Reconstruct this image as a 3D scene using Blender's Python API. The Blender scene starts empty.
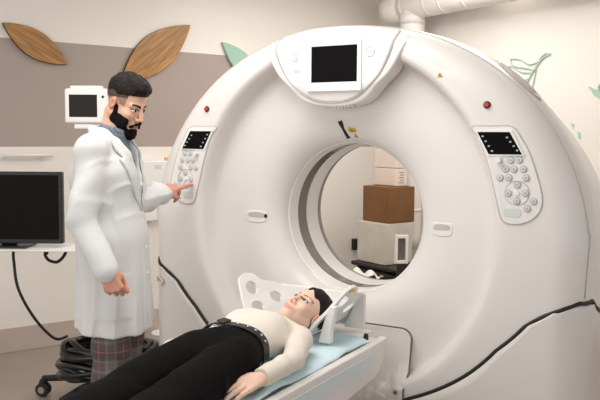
import bpy, bmesh, math, random
import numpy as np
from mathutils import Vector, Matrix
random.seed(7); np.random.seed(7)
S = bpy.context.scene
COL = S.collection
PI = math.pi
D2R = PI/180

# ------------------------------------------------------------------ camera, world, lights, exposure
YAW, PIT, ROL = 0.522, 0.082, 0.008
CAM = np.array([1.539, -3.172, 1.447])
fw = np.array([-math.sin(YAW)*math.cos(PIT), math.cos(YAW)*math.cos(PIT), -math.sin(PIT)])
r0 = np.array([math.cos(YAW), math.sin(YAW), 0.0]); u0 = np.cross(r0, fw)
rr = r0*math.cos(ROL)+u0*math.sin(ROL); uu = -r0*math.sin(ROL)+u0*math.cos(ROL)
cd = bpy.data.cameras.new('camera'); cd.sensor_width = 36.0; cd.lens = 755.7/600*36
co = bpy.data.objects.new('camera', cd); COL.objects.link(co)
M = Matrix(((rr[0], uu[0], -fw[0], CAM[0]), (rr[1], uu[1], -fw[1], CAM[1]), (rr[2], uu[2], -fw[2], CAM[2]), (0, 0, 0, 1)))
co.matrix_world = M; S.camera = co

w = bpy.data.worlds.new('room_world'); S.world = w; w.use_nodes = True
bg = w.node_tree.nodes['Background']; bg.inputs[0].default_value = (0.99, 0.985, 0.985, 1); bg.inputs[1].default_value = 0.92

def area(name, loc, tgt, sx, sy, power, col=(1, .97, .93)):
    l = bpy.data.lights.new(name, 'AREA'); l.shape = 'RECTANGLE'; l.size = sx; l.size_y = sy; l.energy = power; l.color = col
    o = bpy.data.objects.new(name, l); COL.objects.link(o); o.location = loc
    o.rotation_euler = (Vector(tgt)-Vector(loc)).to_track_quat('-Z', 'Y').to_euler()
    return o
area('ceiling_lamp_front', (-0.3, -1.2, 2.66), (-0.3, -1.2, 0), 1.8, 1.2, 40)
area('ceiling_lamp_left', (-0.7, 1.2, 2.66), (-0.7, 1.2, 0), 1.2, 0.6, 22, (1, .95, .89))
area('ceiling_lamp_back', (0.5, 1.0, 2.66), (0.5, 1.0, 0), 1.2, 0.6, 14, (1, .97, .93))
area('corner_fill_light', (-0.1, 1.9, 2.66), (-0.3, 2.1, 0), 0.9, 0.5, 13, (1, .93, .84))  # added fill to brighten the corner behind the bore, not a known fixture
area('window_light', (-1.9, -4.4, 2.0), (-0.6, -0.2, 1.2), 2.4, 1.7, 26, (1, .985, .97))
S.view_settings.view_transform = 'Standard'; S.view_settings.look = 'None'
S.view_settings.exposure = -0.05; S.view_settings.gamma = 1.0; S.view_settings.use_curve_mapping = False

# ------------------------------------------------------------------ materials
def srgb(c):
    return tuple(((x/255)/12.92 if x/255 <= .04045 else ((x/255+.055)/1.055)**2.4) for x in c)+(1,)
def mat(name, rgb, rough=.5, metal=0, var=.04, scale=8, bump=0, bscale=40, coat=0, spec=.5, emit=None, sss=0):
    m = bpy.data.materials.new(name); m.use_nodes = True
    nt = m.node_tree; b = nt.nodes['Principled BSDF']
    c = srgb(rgb)
    b.inputs['Roughness'].default_value = rough; b.inputs['Metallic'].default_value = metal
    b.inputs['Coat Weight'].default_value = coat; b.inputs['Specular IOR Level'].default_value = spec
    tc = nt.nodes.new('ShaderNodeTexCoord')
    if sss:
        b.inputs['Subsurface Weight'].default_value = sss; b.inputs['Subsurface Radius'].default_value = (.01, .004, .002); b.inputs['Subsurface Scale'].default_value = .5
    n = nt.nodes.new('ShaderNodeTexNoise'); n.inputs['Scale'].default_value = scale; n.inputs['Detail'].default_value = 3
    nt.links.new(tc.outputs['Object'], n.inputs['Vector'])
    mp = nt.nodes.new('ShaderNodeMapRange'); mp.inputs[1].default_value = .3; mp.inputs[2].default_value = .7
    mp.inputs[3].default_value = 1-var; mp.inputs[4].default_value = 1+var
    nt.links.new(n.outputs[0], mp.inputs[0])
    mx = nt.nodes.new('ShaderNodeMix'); mx.data_type = 'RGBA'; mx.blend_type = 'MULTIPLY'; mx.inputs[0].default_value = 1
    mx.inputs[6].default_value = c
    nt.links.new(mp.outputs[0], mx.inputs[7]); nt.links.new(mx.outputs[2], b.inputs['Base Color'])
    if bump:
        n2 = nt.nodes.new('ShaderNodeTexNoise'); n2.inputs['Scale'].default_value = bscale; n2.inputs['Detail'].default_value = 4
        nt.links.new(tc.outputs['Object'], n2.inputs['Vector'])
        bp = nt.nodes.new('ShaderNodeBump'); bp.inputs['Strength'].default_value = bump; bp.inputs['Distance'].default_value = .01
        nt.links.new(n2.outputs[0], bp.inputs['Height']); nt.links.new(bp.outputs[0], b.inputs['Normal'])
    if emit:
        b.inputs['Emission Color'].default_value = srgb(emit[0]); b.inputs['Emission Strength'].default_value = emit[1]
    return m
def node(nt, t, **kw):
    n = nt.nodes.new(t)
    for k, v in kw.items(): setattr(n, k, v)
    return n
def base_mix(m):
    return next(n for n in m.node_tree.nodes if n.type == 'MIX')

PLAST = mat('white_plastic', (233, 228, 224), .32, var=.008, coat=.15)
PLAST2 = mat('white_plastic_panel', (236, 232, 229), .28, var=.006, coat=.2)
PLASTW = mat('bright_white_plastic', (238, 237, 234), .35, var=.006)
COVER = mat('lower_cover_plastic', (226, 220, 215), .33, var=.008, coat=.1)
TAUPE = mat('bore_window_taupe', (112, 100, 90), .2, var=.08, scale=30, coat=.3)
GREYED = mat('grey_edge', (150, 142, 136), .5)
SEAM = mat('grey_seam', (194, 188, 184), .6)
BLACKR = mat('black_rubber', (22, 20, 20), .55, var=.1)
SCREEN = mat('dark_screen', (13, 12, 12), .4, var=.05, spec=.05)
SCREENB = mat('big_dark_screen', (20, 19, 18), .45, var=.05, spec=.06)
BEZEL = mat('black_bezel', (28, 28, 29), .4)
BTN = mat('button_grey', (214, 214, 212), .35)
BTNI = mat('button_symbol', (176, 186, 188), .5)
ICON = mat('icon_grey', (214, 210, 206), .6)
RED = mat('red_button', (176, 40, 34), .25, coat=.5)
REDRIM = mat('red_button_rim', (96, 60, 54), .4)
YEL = mat('yellow_label', (206, 168, 40), .5)
DARKT = mat('label_print', (50, 46, 40), .6)
WHITEL = mat('label_white', (240, 238, 232), .5)
INLAY = mat('pale_blue_rail', (217, 227, 229), .35, var=.01)
SHEET = mat('blue_sheet', (212, 236, 242), .7, var=.04, scale=14, bump=.25, bscale=30)
SKINW = mat('skin_pale', (238, 200, 178), .5, var=.03, scale=30, sss=.08)
SKIN = mat('skin', (226, 178, 152), .5, var=.05, scale=30, sss=.08)
SKINR = mat('skin_ruddy', (212, 152, 128), .5, var=.05, scale=30, sss=.08)
FADE = mat('short_fade', (78, 60, 52), .7, var=.25, scale=150)
STUB = mat('faded_sides', (158, 124, 106), .6, var=.15, scale=120)
LIPS = mat('lips', (214, 156, 140), .4)
LIPSM = mat('lips_pale', (190, 122, 106), .45)
BROW = mat('brow_hair', (38, 28, 24), .7)
HAIR = mat('dark_hair', (30, 23, 20), .6, spec=.2, var=.35, scale=60, bump=.7, bscale=120)
BEARD = mat('dark_beard', (20, 15, 13), .85, spec=.15, var=.35, scale=90, bump=.9, bscale=200)
EYEW = mat('eye_white', (226, 220, 214), .2)
IRIS = mat('iris_dark', (38, 24, 18), .15)
COAT = mat('coat_cotton', (222, 222, 221), .85, var=.015, scale=10, bump=.35, bscale=13)
TURTLE = mat('grey_blue_knit', (128, 138, 150), .9, var=.08, scale=60)
SWEAT = mat('cream_knit', (229, 220, 208), .9, var=.02, scale=30, bump=.15, bscale=150)
TROUS = mat('black_wool', (15, 14, 14), .95, spec=.12, var=.2, scale=20, bump=.2, bscale=60)
BELT = mat('black_leather', (20, 19, 20), .4)
METAL = mat('silver_metal', (200, 200, 202), .25, metal=.9)
SHOE = mat('dark_shoe', (40, 36, 34), .5)
NAIL = mat('nail_polish', (92, 90, 130), .25)
CARD = mat('brown_cardboard', (118, 80, 45), .8, var=.1, scale=10)
CARDD = mat('brown_tape', (112, 78, 44), .45, var=.08)
WRAP = mat('wrapped_white_box', (205, 198, 186), .35, var=.06, scale=9, bump=.5, bscale=14)
CARTON = mat('white_carton', (222, 208, 196), .7, var=.02)
DUCT = mat('duct_wrap', (234, 230, 225), .6, var=.03, scale=6, bump=.25, bscale=12)
DARKC = mat('dark_case', (32, 29, 27), .5, var=.15)
MINT = mat('mint_panel', (158, 196, 178), .6, var=.02)
MINTP = mat('mint_paint', (172, 204, 186), .7, var=.06, scale=40)
GLOWO = mat('orange_glow', (236, 168, 96), .5)

# stripes helper for knit and plaid
def add_stripes(m, axis_vec, freq, col, width, soft=.02, fac=1.0):
    nt = m.node_tree; b = nt.nodes['Principled BSDF']
    src = b.inputs['Base Color'].links[0].from_socket
    tc = node(nt, 'ShaderNodeTexCoord')
    dp = node(nt, 'ShaderNodeVectorMath', operation='DOT_PRODUCT'); dp.inputs[1].default_value = axis_vec
    nt.links.new(tc.outputs['Object'], dp.inputs[0])
    mu = node(nt, 'ShaderNodeMath', operation='MULTIPLY'); mu.inputs[1].default_value = freq
    nt.links.new(dp.outputs['Value'], mu.inputs[0])
    fr = node(nt, 'ShaderNodeMath', operation='FRACT'); nt.links.new(mu.outputs[0], fr.inputs[0])
    sb = node(nt, 'ShaderNodeMath', operation='SUBTRACT'); sb.inputs[1].default_value = .5; nt.links.new(fr.outputs[0], sb.inputs[0])
    ab = node(nt, 'ShaderNodeMath', operation='ABSOLUTE'); nt.links.new(sb.outputs[0], ab.inputs[0])
    mr = node(nt, 'ShaderNodeMapRange'); mr.inputs[1].default_value = width/2; mr.inputs[2].default_value = width/2+soft
    mr.inputs[3].default_value = fac; mr.inputs[4].default_value = 0
    nt.links.new(ab.outputs[0], mr.inputs[0])
    mx = node(nt, 'ShaderNodeMix', data_type='RGBA'); mx.inputs[7].default_value = srgb(col)
    nt.links.new(mr.outputs[0], mx.inputs[0]); nt.links.new(src, mx.inputs[6]); nt.links.new(mx.outputs[2], b.inputs['Base Color'])

PLAID = mat('plaid_wool', (112, 108, 106), .9, var=.08, scale=60)
add_stripes(PLAID, (0, 0, 1), 8, (80, 74, 74), .45, .05, .6)
add_stripes(PLAID, (.72, .69, 0), 10, (80, 74, 74), .45, .05, .6)
add_stripes(PLAID, (0, 0, 1), 8, (112, 58, 58), .07, .05, .85)
add_stripes(PLAID, (.72, .69, 0), 10, (112, 58, 58), .07, .05, .85)
add_stripes(PLAID, (.72, .69, 0), 30, (160, 154, 150), .08, .06, .3)
add_stripes(PLAID, (0, 0, 1), 24, (160, 154, 150), .08, .06, .3)
add_stripes(TURTLE, (.9, -.4, .35), 110, (96, 104, 116), .4, .1, .8)

def wood_mat():
    m = mat('oak_wood', (146, 100, 58), .45, var=.05, scale=5)
    nt = m.node_tree; b = nt.nodes['Principled BSDF']; src = b.inputs['Base Color'].links[0].from_socket
    tc = node(nt, 'ShaderNodeTexCoord'); mp = node(nt, 'ShaderNodeMapping'); mp.inputs['Scale'].default_value = (3, 40, 40)
    nt.links.new(tc.outputs['Object'], mp.inputs[0])
    n = node(nt, 'ShaderNodeTexNoise'); n.inputs['Scale'].default_value = 1.3; n.inputs['Detail'].default_value = 6; n.inputs['Distortion'].default_value = .8
    nt.links.new(mp.outputs[0], n.inputs['Vector'])
    cr = node(nt, 'ShaderNodeValToRGB'); cr.color_ramp.elements[0].position = .35; cr.color_ramp.elements[0].color = srgb((142, 100, 54))
    cr.color_ramp.elements[1].position = .65; cr.color_ramp.elements[1].color = srgb((184, 136, 80))
    nt.links.new(n.outputs[0], cr.inputs[0])
    nt.links.new(cr.outputs[0], b.inputs['Base Color'])
    return m
WOOD = wood_mat(); WOODE = mat('oak_edge', (74, 50, 30), .6)

# ------------------------------------------------------------------ object helpers
def link(name, me, m=None, parent=None, smooth=True):
    o = bpy.data.objects.new(name, me); COL.objects.link(o)
    if m is not None:
        for q in (m if isinstance(m, (list, tuple)) else [m]): me.materials.append(q)
    if parent is not None: o.parent = parent
    if smooth:
        for p in me.polygons: p.use_smooth = True
    return o
def from_data(name, v, f, m=None, parent=None, smooth=True):
    me = bpy.data.meshes.new(name); me.from_pydata([tuple(map(float, a)) for a in v], [], [tuple(map(int, a)) for a in f]); me.update()
    return link(name, me, m, parent, smooth)
def from_bm(name, bm, m=None, parent=None, smooth=False, fix=True):
    if fix: bmesh.ops.recalc_face_normals(bm, faces=bm.faces)
    me = bpy.data.meshes.new(name); bm.to_mesh(me); bm.free()
    return link(name, me, m, parent, smooth)
def tag(o, label, cat, group=None, kind=None):
    if label: o['label'] = label
    if cat: o['category'] = cat
    if group: o['group'] = group
    if kind: o['kind'] = kind
    return o
def thing(name, label, cat, loc=(0, 0, 0), group=None):
    o = bpy.data.objects.new(name, None); COL.objects.link(o); o.location = loc; o.empty_display_size = .1
    bpy.context.view_layer.update()
    return tag(o, label, cat, group)
def keep(o, parent):
    # parent while leaving the world placement (things' empties carry only a translation)
    o.parent = parent; o.matrix_parent_inverse = Matrix.Translation(-Vector(parent.location)) if parent.type == 'EMPTY' else Matrix.Identity(4)
    return o
def mod_bevel(o, w=.004, seg=2, ang=35):
    b = o.modifiers.new('bevel', 'BEVEL'); b.width = w; b.segments = seg; b.limit_method = 'ANGLE'; b.angle_limit = ang*D2R
    for p in o.data.polygons: p.use_smooth = True
    wn = o.modifiers.new('wn', 'WEIGHTED_NORMAL'); wn.keep_sharp = True
    return o
def mod_solid(o, t, off=-1):
    s = o.modifiers.new('solid', 'SOLIDIFY'); s.thickness = t; s.offset = off; return o
def bm_box(bm, lo, hi, R=None, T=None):
    g = bmesh.ops.create_cube(bm, size=1)['verts']
    for v in g:
        v.co = Vector([lo[i]+(v.co[i]+.5)*(hi[i]-lo[i]) for i in range(3)])
        if R is not None: v.co = R @ v.co
        if T is not None: v.co = v.co+Vector(T)
    return g
def frame3(ax, ay, az):
    return Matrix((ax, ay, az)).transposed().to_3x3()
def bm_cyl(bm, a, b, r1, r2=None, n=20, caps=True):
    a, b = Vector(a), Vector(b); d = b-a; r2 = r1 if r2 is None else r2
    g = bmesh.ops.create_cone(bm, cap_ends=caps, segments=n, radius1=r1, radius2=r2, depth=d.length)['verts']
    q = Vector((0, 0, 1)).rotation_difference(d.normalized()).to_matrix()
    for v in g: v.co = q @ v.co + (a+b)/2
    return g
def catmull(pts, n=8, closed=False):
    P = [np.array(q, float) for q in pts]; out = []
    N = len(P)
    rng = range(N) if closed else range(N-1)
    for i in rng:
        if closed: a, b, c, d = P[i-1], P[i], P[(i+1) % N], P[(i+2) % N]
        else: a, b, c, d = P[max(i-1, 0)], P[i], P[i+1], P[min(i+2, N-1)]
        for k in range(n):
            t = k/n
            out.append(.5*((2*b)+(-a+c)*t+(2*a-5*b+4*c-d)*t*t+(-a+3*b-3*c+d)*t**3))
    if not closed: out.append(P[-1])
    return out
def tube_data(pts, r, n=10, closed=False):
    P = [Vector(q) for q in pts]; N = len(P); V = []; F = []
    up = None
    for i in range(N):
        if closed: t = P[(i+1) % N]-P[i-1]
        else: t = P[min(i+1, N-1)]-P[max(i-1, 0)]
        t.normalize()
        if up is None:
            up = t.orthogonal().normalized()
        up = (up-t*up.dot(t)).normalized(); s = t.cross(up)
        ri = r[i] if hasattr(r, '__len__') else r
        for k in range(n):
            a = 2*PI*k/n; V.append(P[i]+up*math.cos(a)*ri+s*math.sin(a)*ri)
    for i in range(N if closed else N-1):
        for k in range(n):
            j = (i+1) % N
            F.append((i*n+k, i*n+(k+1) % n, j*n+(k+1) % n, j*n+k))
    if not closed:
        F.append(tuple(range(n))[::-1]); F.append(tuple((N-1)*n+k for k in range(n)))
    return V, F
def tube(name, pts, r, m, parent=None, n=10, closed=False, smooth_n=0):
    if smooth_n: pts = catmull(pts, smooth_n, closed)
    V, F = tube_data(pts, r, n, closed)
    return from_data(name, V, F, m, parent)
def join_data(parts):
    V = []; F = []
    for v, f in parts:
        o = len(V); V += [tuple(map(float, q)) for q in v]; F += [tuple(int(i)+o for i in q) for q in f]
    return V, F

# ------------------------------------------------------------------ the room
WO = np.array([-2.642, .105]); WD = np.array([.419, .908]); WN = np.array([.908, -.419])       # left wall: origin, along, into the room
RO = np.array([-1.262, 3.096]); RD = np.array([.908, -.419]); RN = np.array([-.419, -.908])    # right wall
def wl(s, z, off=0): q = WO+WD*s+WN*off; return Vector((q[0], q[1], z))
def wr(s, z, off=0): q = RO+RD*s+RN*off; return Vector((q[0], q[1], z))
CEIL = 2.70
def quad(name, pts, m, kind='structure'):
    o = from_data(name, pts, [tuple(range(len(pts)))], m, smooth=False); o['kind'] = kind; return o

def floor_mat():
    m = mat('floor_tile', (158, 144, 133), .35, var=.05, scale=3, bump=.03)
    nt = m.node_tree; b = nt.nodes['Principled BSDF']; src = b.inputs['Base Color'].links[0].from_socket
    tc = node(nt, 'ShaderNodeTexCoord'); mp = node(nt, 'ShaderNodeMapping'); mp.inputs['Rotation'].default_value = (0, 0, math.atan2(.908, .419))
    nt.links.new(tc.outputs['Object'], mp.inputs[0])
    br = node(nt, 'ShaderNodeTexBrick'); br.offset = 0; br.inputs['Scale'].default_value = 1
    br.inputs['Brick Width'].default_value = .6; br.inputs['Row Height'].default_value = .6; br.inputs['Mortar Size'].default_value = .004
    br.inputs['Color1'].default_value = (1, 1, 1, 1); br.inputs['Color2'].default_value = (.97, .96, .95, 1); br.inputs['Mortar'].default_value = (.8, .79, .78, 1)
    nt.links.new(mp.outputs[0], br.inputs[0])
    mx = node(nt, 'ShaderNodeMix', data_type='RGBA', blend_type='MULTIPLY'); mx.inputs[0].default_value = 1
    nt.links.new(src, mx.inputs[6]); nt.links.new(br.outputs[0], mx.inputs[7]); nt.links.new(mx.outputs[2], b.inputs['Base Color'])
    return m
def wall_left_mat():
    m = mat('painted_wall', (236, 231, 224), .75, var=.012, scale=2, bump=.04, bscale=90)
    nt = m.node_tree; b = nt.nodes['Principled BSDF']; src = b.inputs['Base Color'].links[0].from_socket
    tc = node(nt, 'ShaderNodeTexCoord'); sp = node(nt, 'ShaderNodeSeparateXYZ'); nt.links.new(tc.outputs['Object'], sp.inputs[0])
    a = node(nt, 'ShaderNodeMath', operation='GREATER_THAN'); a.inputs[1].default_value = 1.374
    c = node(nt, 'ShaderNodeMath', operation='LESS_THAN'); c.inputs[1].default_value = 2.079
    mu = node(nt, 'ShaderNodeMath', operation='MULTIPLY')
    nt.links.new(sp.outputs[2], a.inputs[0]); nt.links.new(sp.outputs[2], c.inputs[0]); nt.links.new(a.outputs[0], mu.inputs[0]); nt.links.new(c.outputs[0], mu.inputs[1])
    mx = node(nt, 'ShaderNodeMix', data_type='RGBA'); mx.inputs[7].default_value = srgb((170, 157, 149))
    nt.links.new(mu.outputs[0], mx.inputs[0]); nt.links.new(src, mx.inputs[6]); nt.links.new(mx.outputs[2], b.inputs['Base Color'])
    return m
WALLR = mat('cream_wall', (229, 225, 219), .75, var=.012, scale=2, bump=.04, bscale=90)
CEILM = mat('ceiling_paint', (214, 210, 204), .8)
TILEB = mat('baseboard_tile', (192, 178, 167), .4, var=.04, scale=4)
quad('floor', [(-5, -5, 0), (5, -5, 0), (5, 5, 0), (-5, 5, 0)], floor_mat())
quad('wall_left', [wl(-3.5, 0), wl(3.294, 0), wl(3.294, CEIL), wl(-3.5, CEIL)], wall_left_mat())
quad('wall_right', [wr(0, 0), wr(5.2, 0), wr(5.2, CEIL), wr(0, CEIL)], WALLR)
quad('ceiling', [wl(-3.5, CEIL), wl(3.294, CEIL), wr(5.2, CEIL), Vector((4.5, -4.5, CEIL))], CEILM)
def slab(name, wf, s0, s1, z0, z1, t, m):
    bm = bmesh.new()
    vs = [bm.verts.new(wf(s, z, o)) for s in (s0, s1) for z in (z0, z1) for o in (.0, t)]
    for f in ((0, 1, 3, 2), (4, 6, 7, 5), (0, 4, 5, 1), (2, 3, 7, 6), (0, 2, 6, 4), (1, 5, 7, 3)): bm.faces.new([vs[i] for i in f])
    return mod_bevel(from_bm(name, bm, m), .002)
o = slab('baseboard_left', wl, -3.4, 3.29, .001, .165, .012, TILEB); o['kind'] = 'structure'
o = slab('baseboard_right', wr, .01, 5.1, .001, .165, .012, TILEB); o['kind'] = 'structure'

# ------------------------------------------------------------------ CT scanner
ZB = 1.08
_a = np.array([-5, 0, 15, 30, 45, 60, 75, 90, 105, 120, 135, 150, 165, 180, 185.])
_r = np.array([1.092, 1.08, 1.045, 1.003, .960, .915, .878, .862, .878, .915, .960, 1.003, 1.045, 1.08, 1.092])
_s = np.linspace(-5, 185, 381); _rs = np.interp(_s, _a, _r)
_k = np.hanning(41); _k /= _k.sum(); _rs2 = np.convolve(np.pad(_rs, 20, mode='reflect', reflect_type='odd'), _k, mode='valid')
def Rout(a):      # a in degrees, -90..270
    a = (a+90) % 360-90
    if 0 <= a <= 180: return float(np.interp(a, _s, _rs2))
    c, s = abs(math.cos(a*D2R))/(1.085-.055*abs(math.sin(a*D2R))), abs(math.sin(a*D2R))/1.06
    return (c**14+s**14)**(-1/14)
_c = np.array([[-90, .76], [-70, .745], [-50, .735], [-35, .722], [-20, .712], [0, .705], [20, .712], [40, .728], [55, .738], [67, .745], [90, .75]])
def Rcre(a):
    a = (a+90) % 360-90
    if a > 90: a = 180-a
    return float(np.interp(a, _c[:, 0], _c[:, 1]))
YR = -.215
def SB(a):      # the lower body is boxier than the round top
    a = (a+90) % 360-90; a = min(a, 180-a)
    return min(1, max(0, (a+10)/40))
def profile(a):
    R, C = Rout(a), Rcre(a)
    C = min(C, R-.10)
    d = min(.13, (R-C)*.62)
    p = [(.352, .03), (.351, .004), (.354, -.016), (.363, -.040), (.38, -.062), (.41, -.084), (.45, -.101), (.50, -.110), (.56, -.115), (.62, -.117), (C-.06, -.118),
         (C-.022, -.119), (C-.008, -.123), (C+.001, -.138), (C+.007, -.165), (C+.012, -.193), (C+.021, YR+.001), (C+.040, YR-.006), (C+.072, YR-.004)]
    e0 = R-d
    if e0 < C+.075: e0 = C+.075
    d = R-e0
    for t in (0, .2, .4, .55, .7, .82, .92, .975, 1.0):
        p.append((e0+.012*0+d*math.sin(t*PI/2), YR+.20*(1-math.cos(t*PI/2))))
    for y, k in ((.03, .999), (.07, .995), (.12, .985), (.25, .968), (.4, .95), (.55, .932), (.66, .915), (.72, .895), (.755, .86), (.77, .82)):
        p.append((R*(1-(1-k)*(.35+.65*SB(a))), y))
    p += [(.70, .775), (.66, .765), (.60, .70), (.54, .60), (.47, .47), (.40, .39), (.356, .34)]
    return p
def face_y(x, z):
    r = math.hypot(x, z-ZB); a = math.atan2(z-ZB, x)/D2R
    p = profile(a)[1:27]
    return float(np.interp(r, [q[0] for q in p], [q[1] for q in p]))
def polar(a, r, y): return (r*math.cos(a*D2R), y, ZB+r*math.sin(a*D2R))
GROOT = thing('ct_scanner', 'huge white ring shaped CT scanner gantry with round bore and two button panels', 'scanner', (0, .3, 0))
def g(o, parent=None):
    if parent is None: return keep(o, GROOT)
    o.parent = parent; return o
NA = 240
V = []; F = []
angs = [-90+360*i/NA for i in range(NA)]
for a in angs: V += [polar(a, r, y) for r, y in profile(a)]
K = len(profile(0))
for i in range(NA):
    j = (i+1) % NA
    for k in range(K-1): F.append((i*K+k, i*K+k+1, j*K+k+1, j*K+k))
hous = g(from_data('gantry_housing', V, F, PLAST))
def ring(name, prof, m, n=120):
    V = []; F = []; K = len(prof)
    for i in range(n):
        V += [polar(360*i/n, r, y) for r, y in prof]
    for i in range(n):
        j = (i+1) % n
        for k in range(K): F.append((i*K+k, i*K+(k+1) % K, j*K+(k+1) % K, j*K+k))
    o = g(from_data(name, V, F, m, smooth=False)); return mod_bevel(o, .002)
ring('bore_ring', [(.3515, .0), (.346, .004), (.345, .085), (.3505, .09), (.356, .09), (.356, .02)], PLASTW)
ring('scan_window', [(.3475, .09), (.3475, .175), (.356, .175), (.356, .09)], TAUPE)
ring('bore_ring', [(.349, .175), (.344, .18), (.342, .285), (.349, .29), (.356, .29), (.356, .175)], PLASTW)
ring('bore_edge', [(.347, .29), (.345, .318), (.349, .33), (.362, .343), (.362, .29)], GREYED)
# seam between front cover and side shell
def seam_r(a):
    p = [q for q in profile(a)[20:30]]; return float(np.interp(-.112, [q[1] for q in p], [q[0] for q in p]))
tube_pts = [polar(a, seam_r(a)+.0008, -.1125) for a in np.linspace(-13, 193, 160)]
g(tube('seam_gasket', tube_pts, .0032, SEAM, n=6))
# lower cover
_gt = np.array([[-90, .83], [-61, .836], [-53, .85], [-43, .871], [-32, .892], [-22, .941], [-17, 1.007], [-14, 1.085]])
def rgap(a):
    a = (a+90) % 360-90
    if a > 90: a = 180-a
    return float(np.interp(a, _gt[:, 0], _gt[:, 1]))
def yfront(a, r):
    p = profile(a)[1:27]; return float(np.interp(r, [q[0] for q in p], [q[1] for q in p]))
side = [(.03, .999), (.07, .995), (.12, .985), (.25, .968), (.4, .95), (.55, .932), (.66, .915)]
NT = 120; rows = []
for i in range(NT+1):
    t = i/NT*2-1                         # -1 right start, +1 left start
    row = []
    for k in range(16):
        a0 = -14.5
        a = -90+(90+a0)*abs(t)
        r = rgap(a)+(Rout(a)-rgap(a))*k/15; y = yfront(a, r)-.012
        if k > 10: r += .012*(k-10)/5
        row.append(polar(a if t <= 0 else 180-a, r, y))
    for y, kk in side:
        a0 = -14.5-14*(y+.1); a = -90+(90+a0)*abs(t)
        row.append(polar(a if t <= 0 else 180-a, Rout(a)*(1-(1-kk)*(.35+.65*SB(a)))+.012, y))
    rows.append(row)
V = [q for r_ in rows for q in r_]; K = len(rows[0])
F = [(i*K+k, i*K+k+1, (i+1)*K+k+1, (i+1)*K+k) for i in range(NT) for k in range(K-1)]
lc = g(from_data('lower_cover', V, F, COVER)); mod_solid(lc, .014, 1); lc.data.flip_normals() if False else None
# black gap strip following the upper edge of the cover
gp = []
for t in np.linspace(0, 1, 60):
    a = -86+(86-14.5)*t; r = rgap(a)-.006; gp.append(polar(a, r, yfront(a, r)-.004))
for r in np.linspace(rgap(-14.5), Rout(-14.5), 10)[1:]: gp.append(polar(-14.1, r, yfront(-14.1, r)-.006))
for y, kk in side: gp.append(polar(-13.9-14*(y+.1), Rout(-14-14*(y+.1))*(1-(1-kk)*(.35+.65*SB(-14-14*(y+.1))))+.006, y))
for sx in (1, -1):
    pts = catmull([(sx*q[0], q[1], q[2]) for q in gp[:60:2]+gp[60:]], 3)
    g(tube('gap_strip', pts, .0085, BLACKR, n=8))

# patches lying on the front of the gantry
def inset(poly, d):
    P = [Vector(q) for q in poly]; c = sum(P, Vector((0, 0)))/len(P)
    return [tuple(q+(c-q).normalized()*d) for q in P]
def smooth_poly(poly, n=6): return [tuple(q) for q in catmull(poly, n, True)]
def patch(name, poly, off, m, thick=.008, rings=10, fy=None, centre=None, parent=None, bev=.002):
    fy = fy or (lambda x, z: face_y(x, z)-off)
    n = len(poly); c = centre or (sum(q[0] for q in poly)/n, sum(q[1] for q in poly)/n)
    V = [(c[0], fy(*c), c[1])]; F = []
    for k in range(1, rings+1):
        t = k/rings
        for q in poly:
            x, z = c[0]+t*(q[0]-c[0]), c[1]+t*(q[1]-c[1]); V.append((x, fy(x, z), z))
    for i in range(n):
        j = (i+1) % n; F.append((0, 1+i, 1+j))
        for k in range(rings-1):
            a, b = 1+k*n, 1+(k+1)*n; F.append((a+i, b+i, b+j, a+j))
    # skirt going back
    b = 1+(rings-1)*n; e = len(V)
    for q in poly: V.append((q[0], fy(*q)+thick, q[1]))
    for i in range(n):
        j = (i+1) % n; F.append((b+i, e+i, e+j, b+j))
    bm = bmesh.new(); vs = [bm.verts.new(q) for q in V]
    for f in F: bm.faces.new([vs[i] for i in f])
    o = from_bm(name, bm, m, smooth=True)
    if bev: mod_bevel(o, bev, 2, 40)
    return g(o, parent) if parent is None else g(o, parent)
def outline(name, poly, off, r, m, parent=None):
    pts = [(x, face_y(x, z)-off, z) for x, z in poly]
    return g(tube(name, pts, r, m, n=6, closed=True), parent)

# central display bump
def topz(x):
    return ZB+Rout(math.degrees(math.atan2(.8, x)))*math.sin(math.atan2(.8, x))
def dome(half_top, half_mid, zmid, zbot, top_in, n=40):
    L = [(half_top, None), (half_top*.97, 1.83), (half_mid, zmid), (half_mid*.80, zmid-.055), (half_mid*.55, zbot+.03), (half_mid*.28, zbot+.006), (0, zbot)]
    pts = []
    zt = lambda x: ZB+(Rout(math.degrees(math.atan2(.8, x)))-top_in)*math.sin(math.atan2(.8, x))
    right = [(x, z if z else zt(x)) for x, z in L]
    right = [tuple(q) for q in catmull(right, 5)]
    left = [(-x, z) for x, z in right[::-1][1:]]
    top = [(x, zt(x)) for x in np.linspace(-half_top, half_top, 24)[1:-1]]
    return right+left+top
def dome_y(off):
    def fy(x, z):
        r = math.hypot(x, z-ZB); a = math.degrees(math.atan2(z-ZB, x)); y = face_y(x, z)
        flat = -.228+.02*max(0, (1.68-z)/.1)
        if r > .80: return min(y, flat+.0+(.0 if r < .8 else (r-.80)**2*14))-off
        return min(y, flat)-off
    return fy
shield = patch('display_shield', dome(.343, .280, 1.735, 1.582, .012), 0, PLAST2, thick=.10, rings=14, fy=dome_y(.004), centre=(0, 1.76), bev=.010)
inner = patch('display_panel', dome(.287, .235, 1.735, 1.606, .016), 0, PLAST2, thick=.008, rings=14, fy=dome_y(.009), centre=(0, 1.76), bev=.003, parent=None)
yo = [(x, dome_y(.006)(x, z), z) for x, z in dome(.292, .239, 1.735, 1.602, .016)]
g(tube('panel_seam', yo, .0032, SEAM, n=6, closed=True))
def flat_prism(bm, poly, y0, y1):
    a = [bm.verts.new((x, y0, z)) for x, z in poly]; b = [bm.verts.new((x, y1, z)) for x, z in poly]
    bm.faces.new(a); bm.faces.new(b[::-1])
    n = len(poly)
    for i in range(n): bm.faces.new((a[i], b[i], b[(i+1) % n], a[(i+1) % n]))
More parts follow.
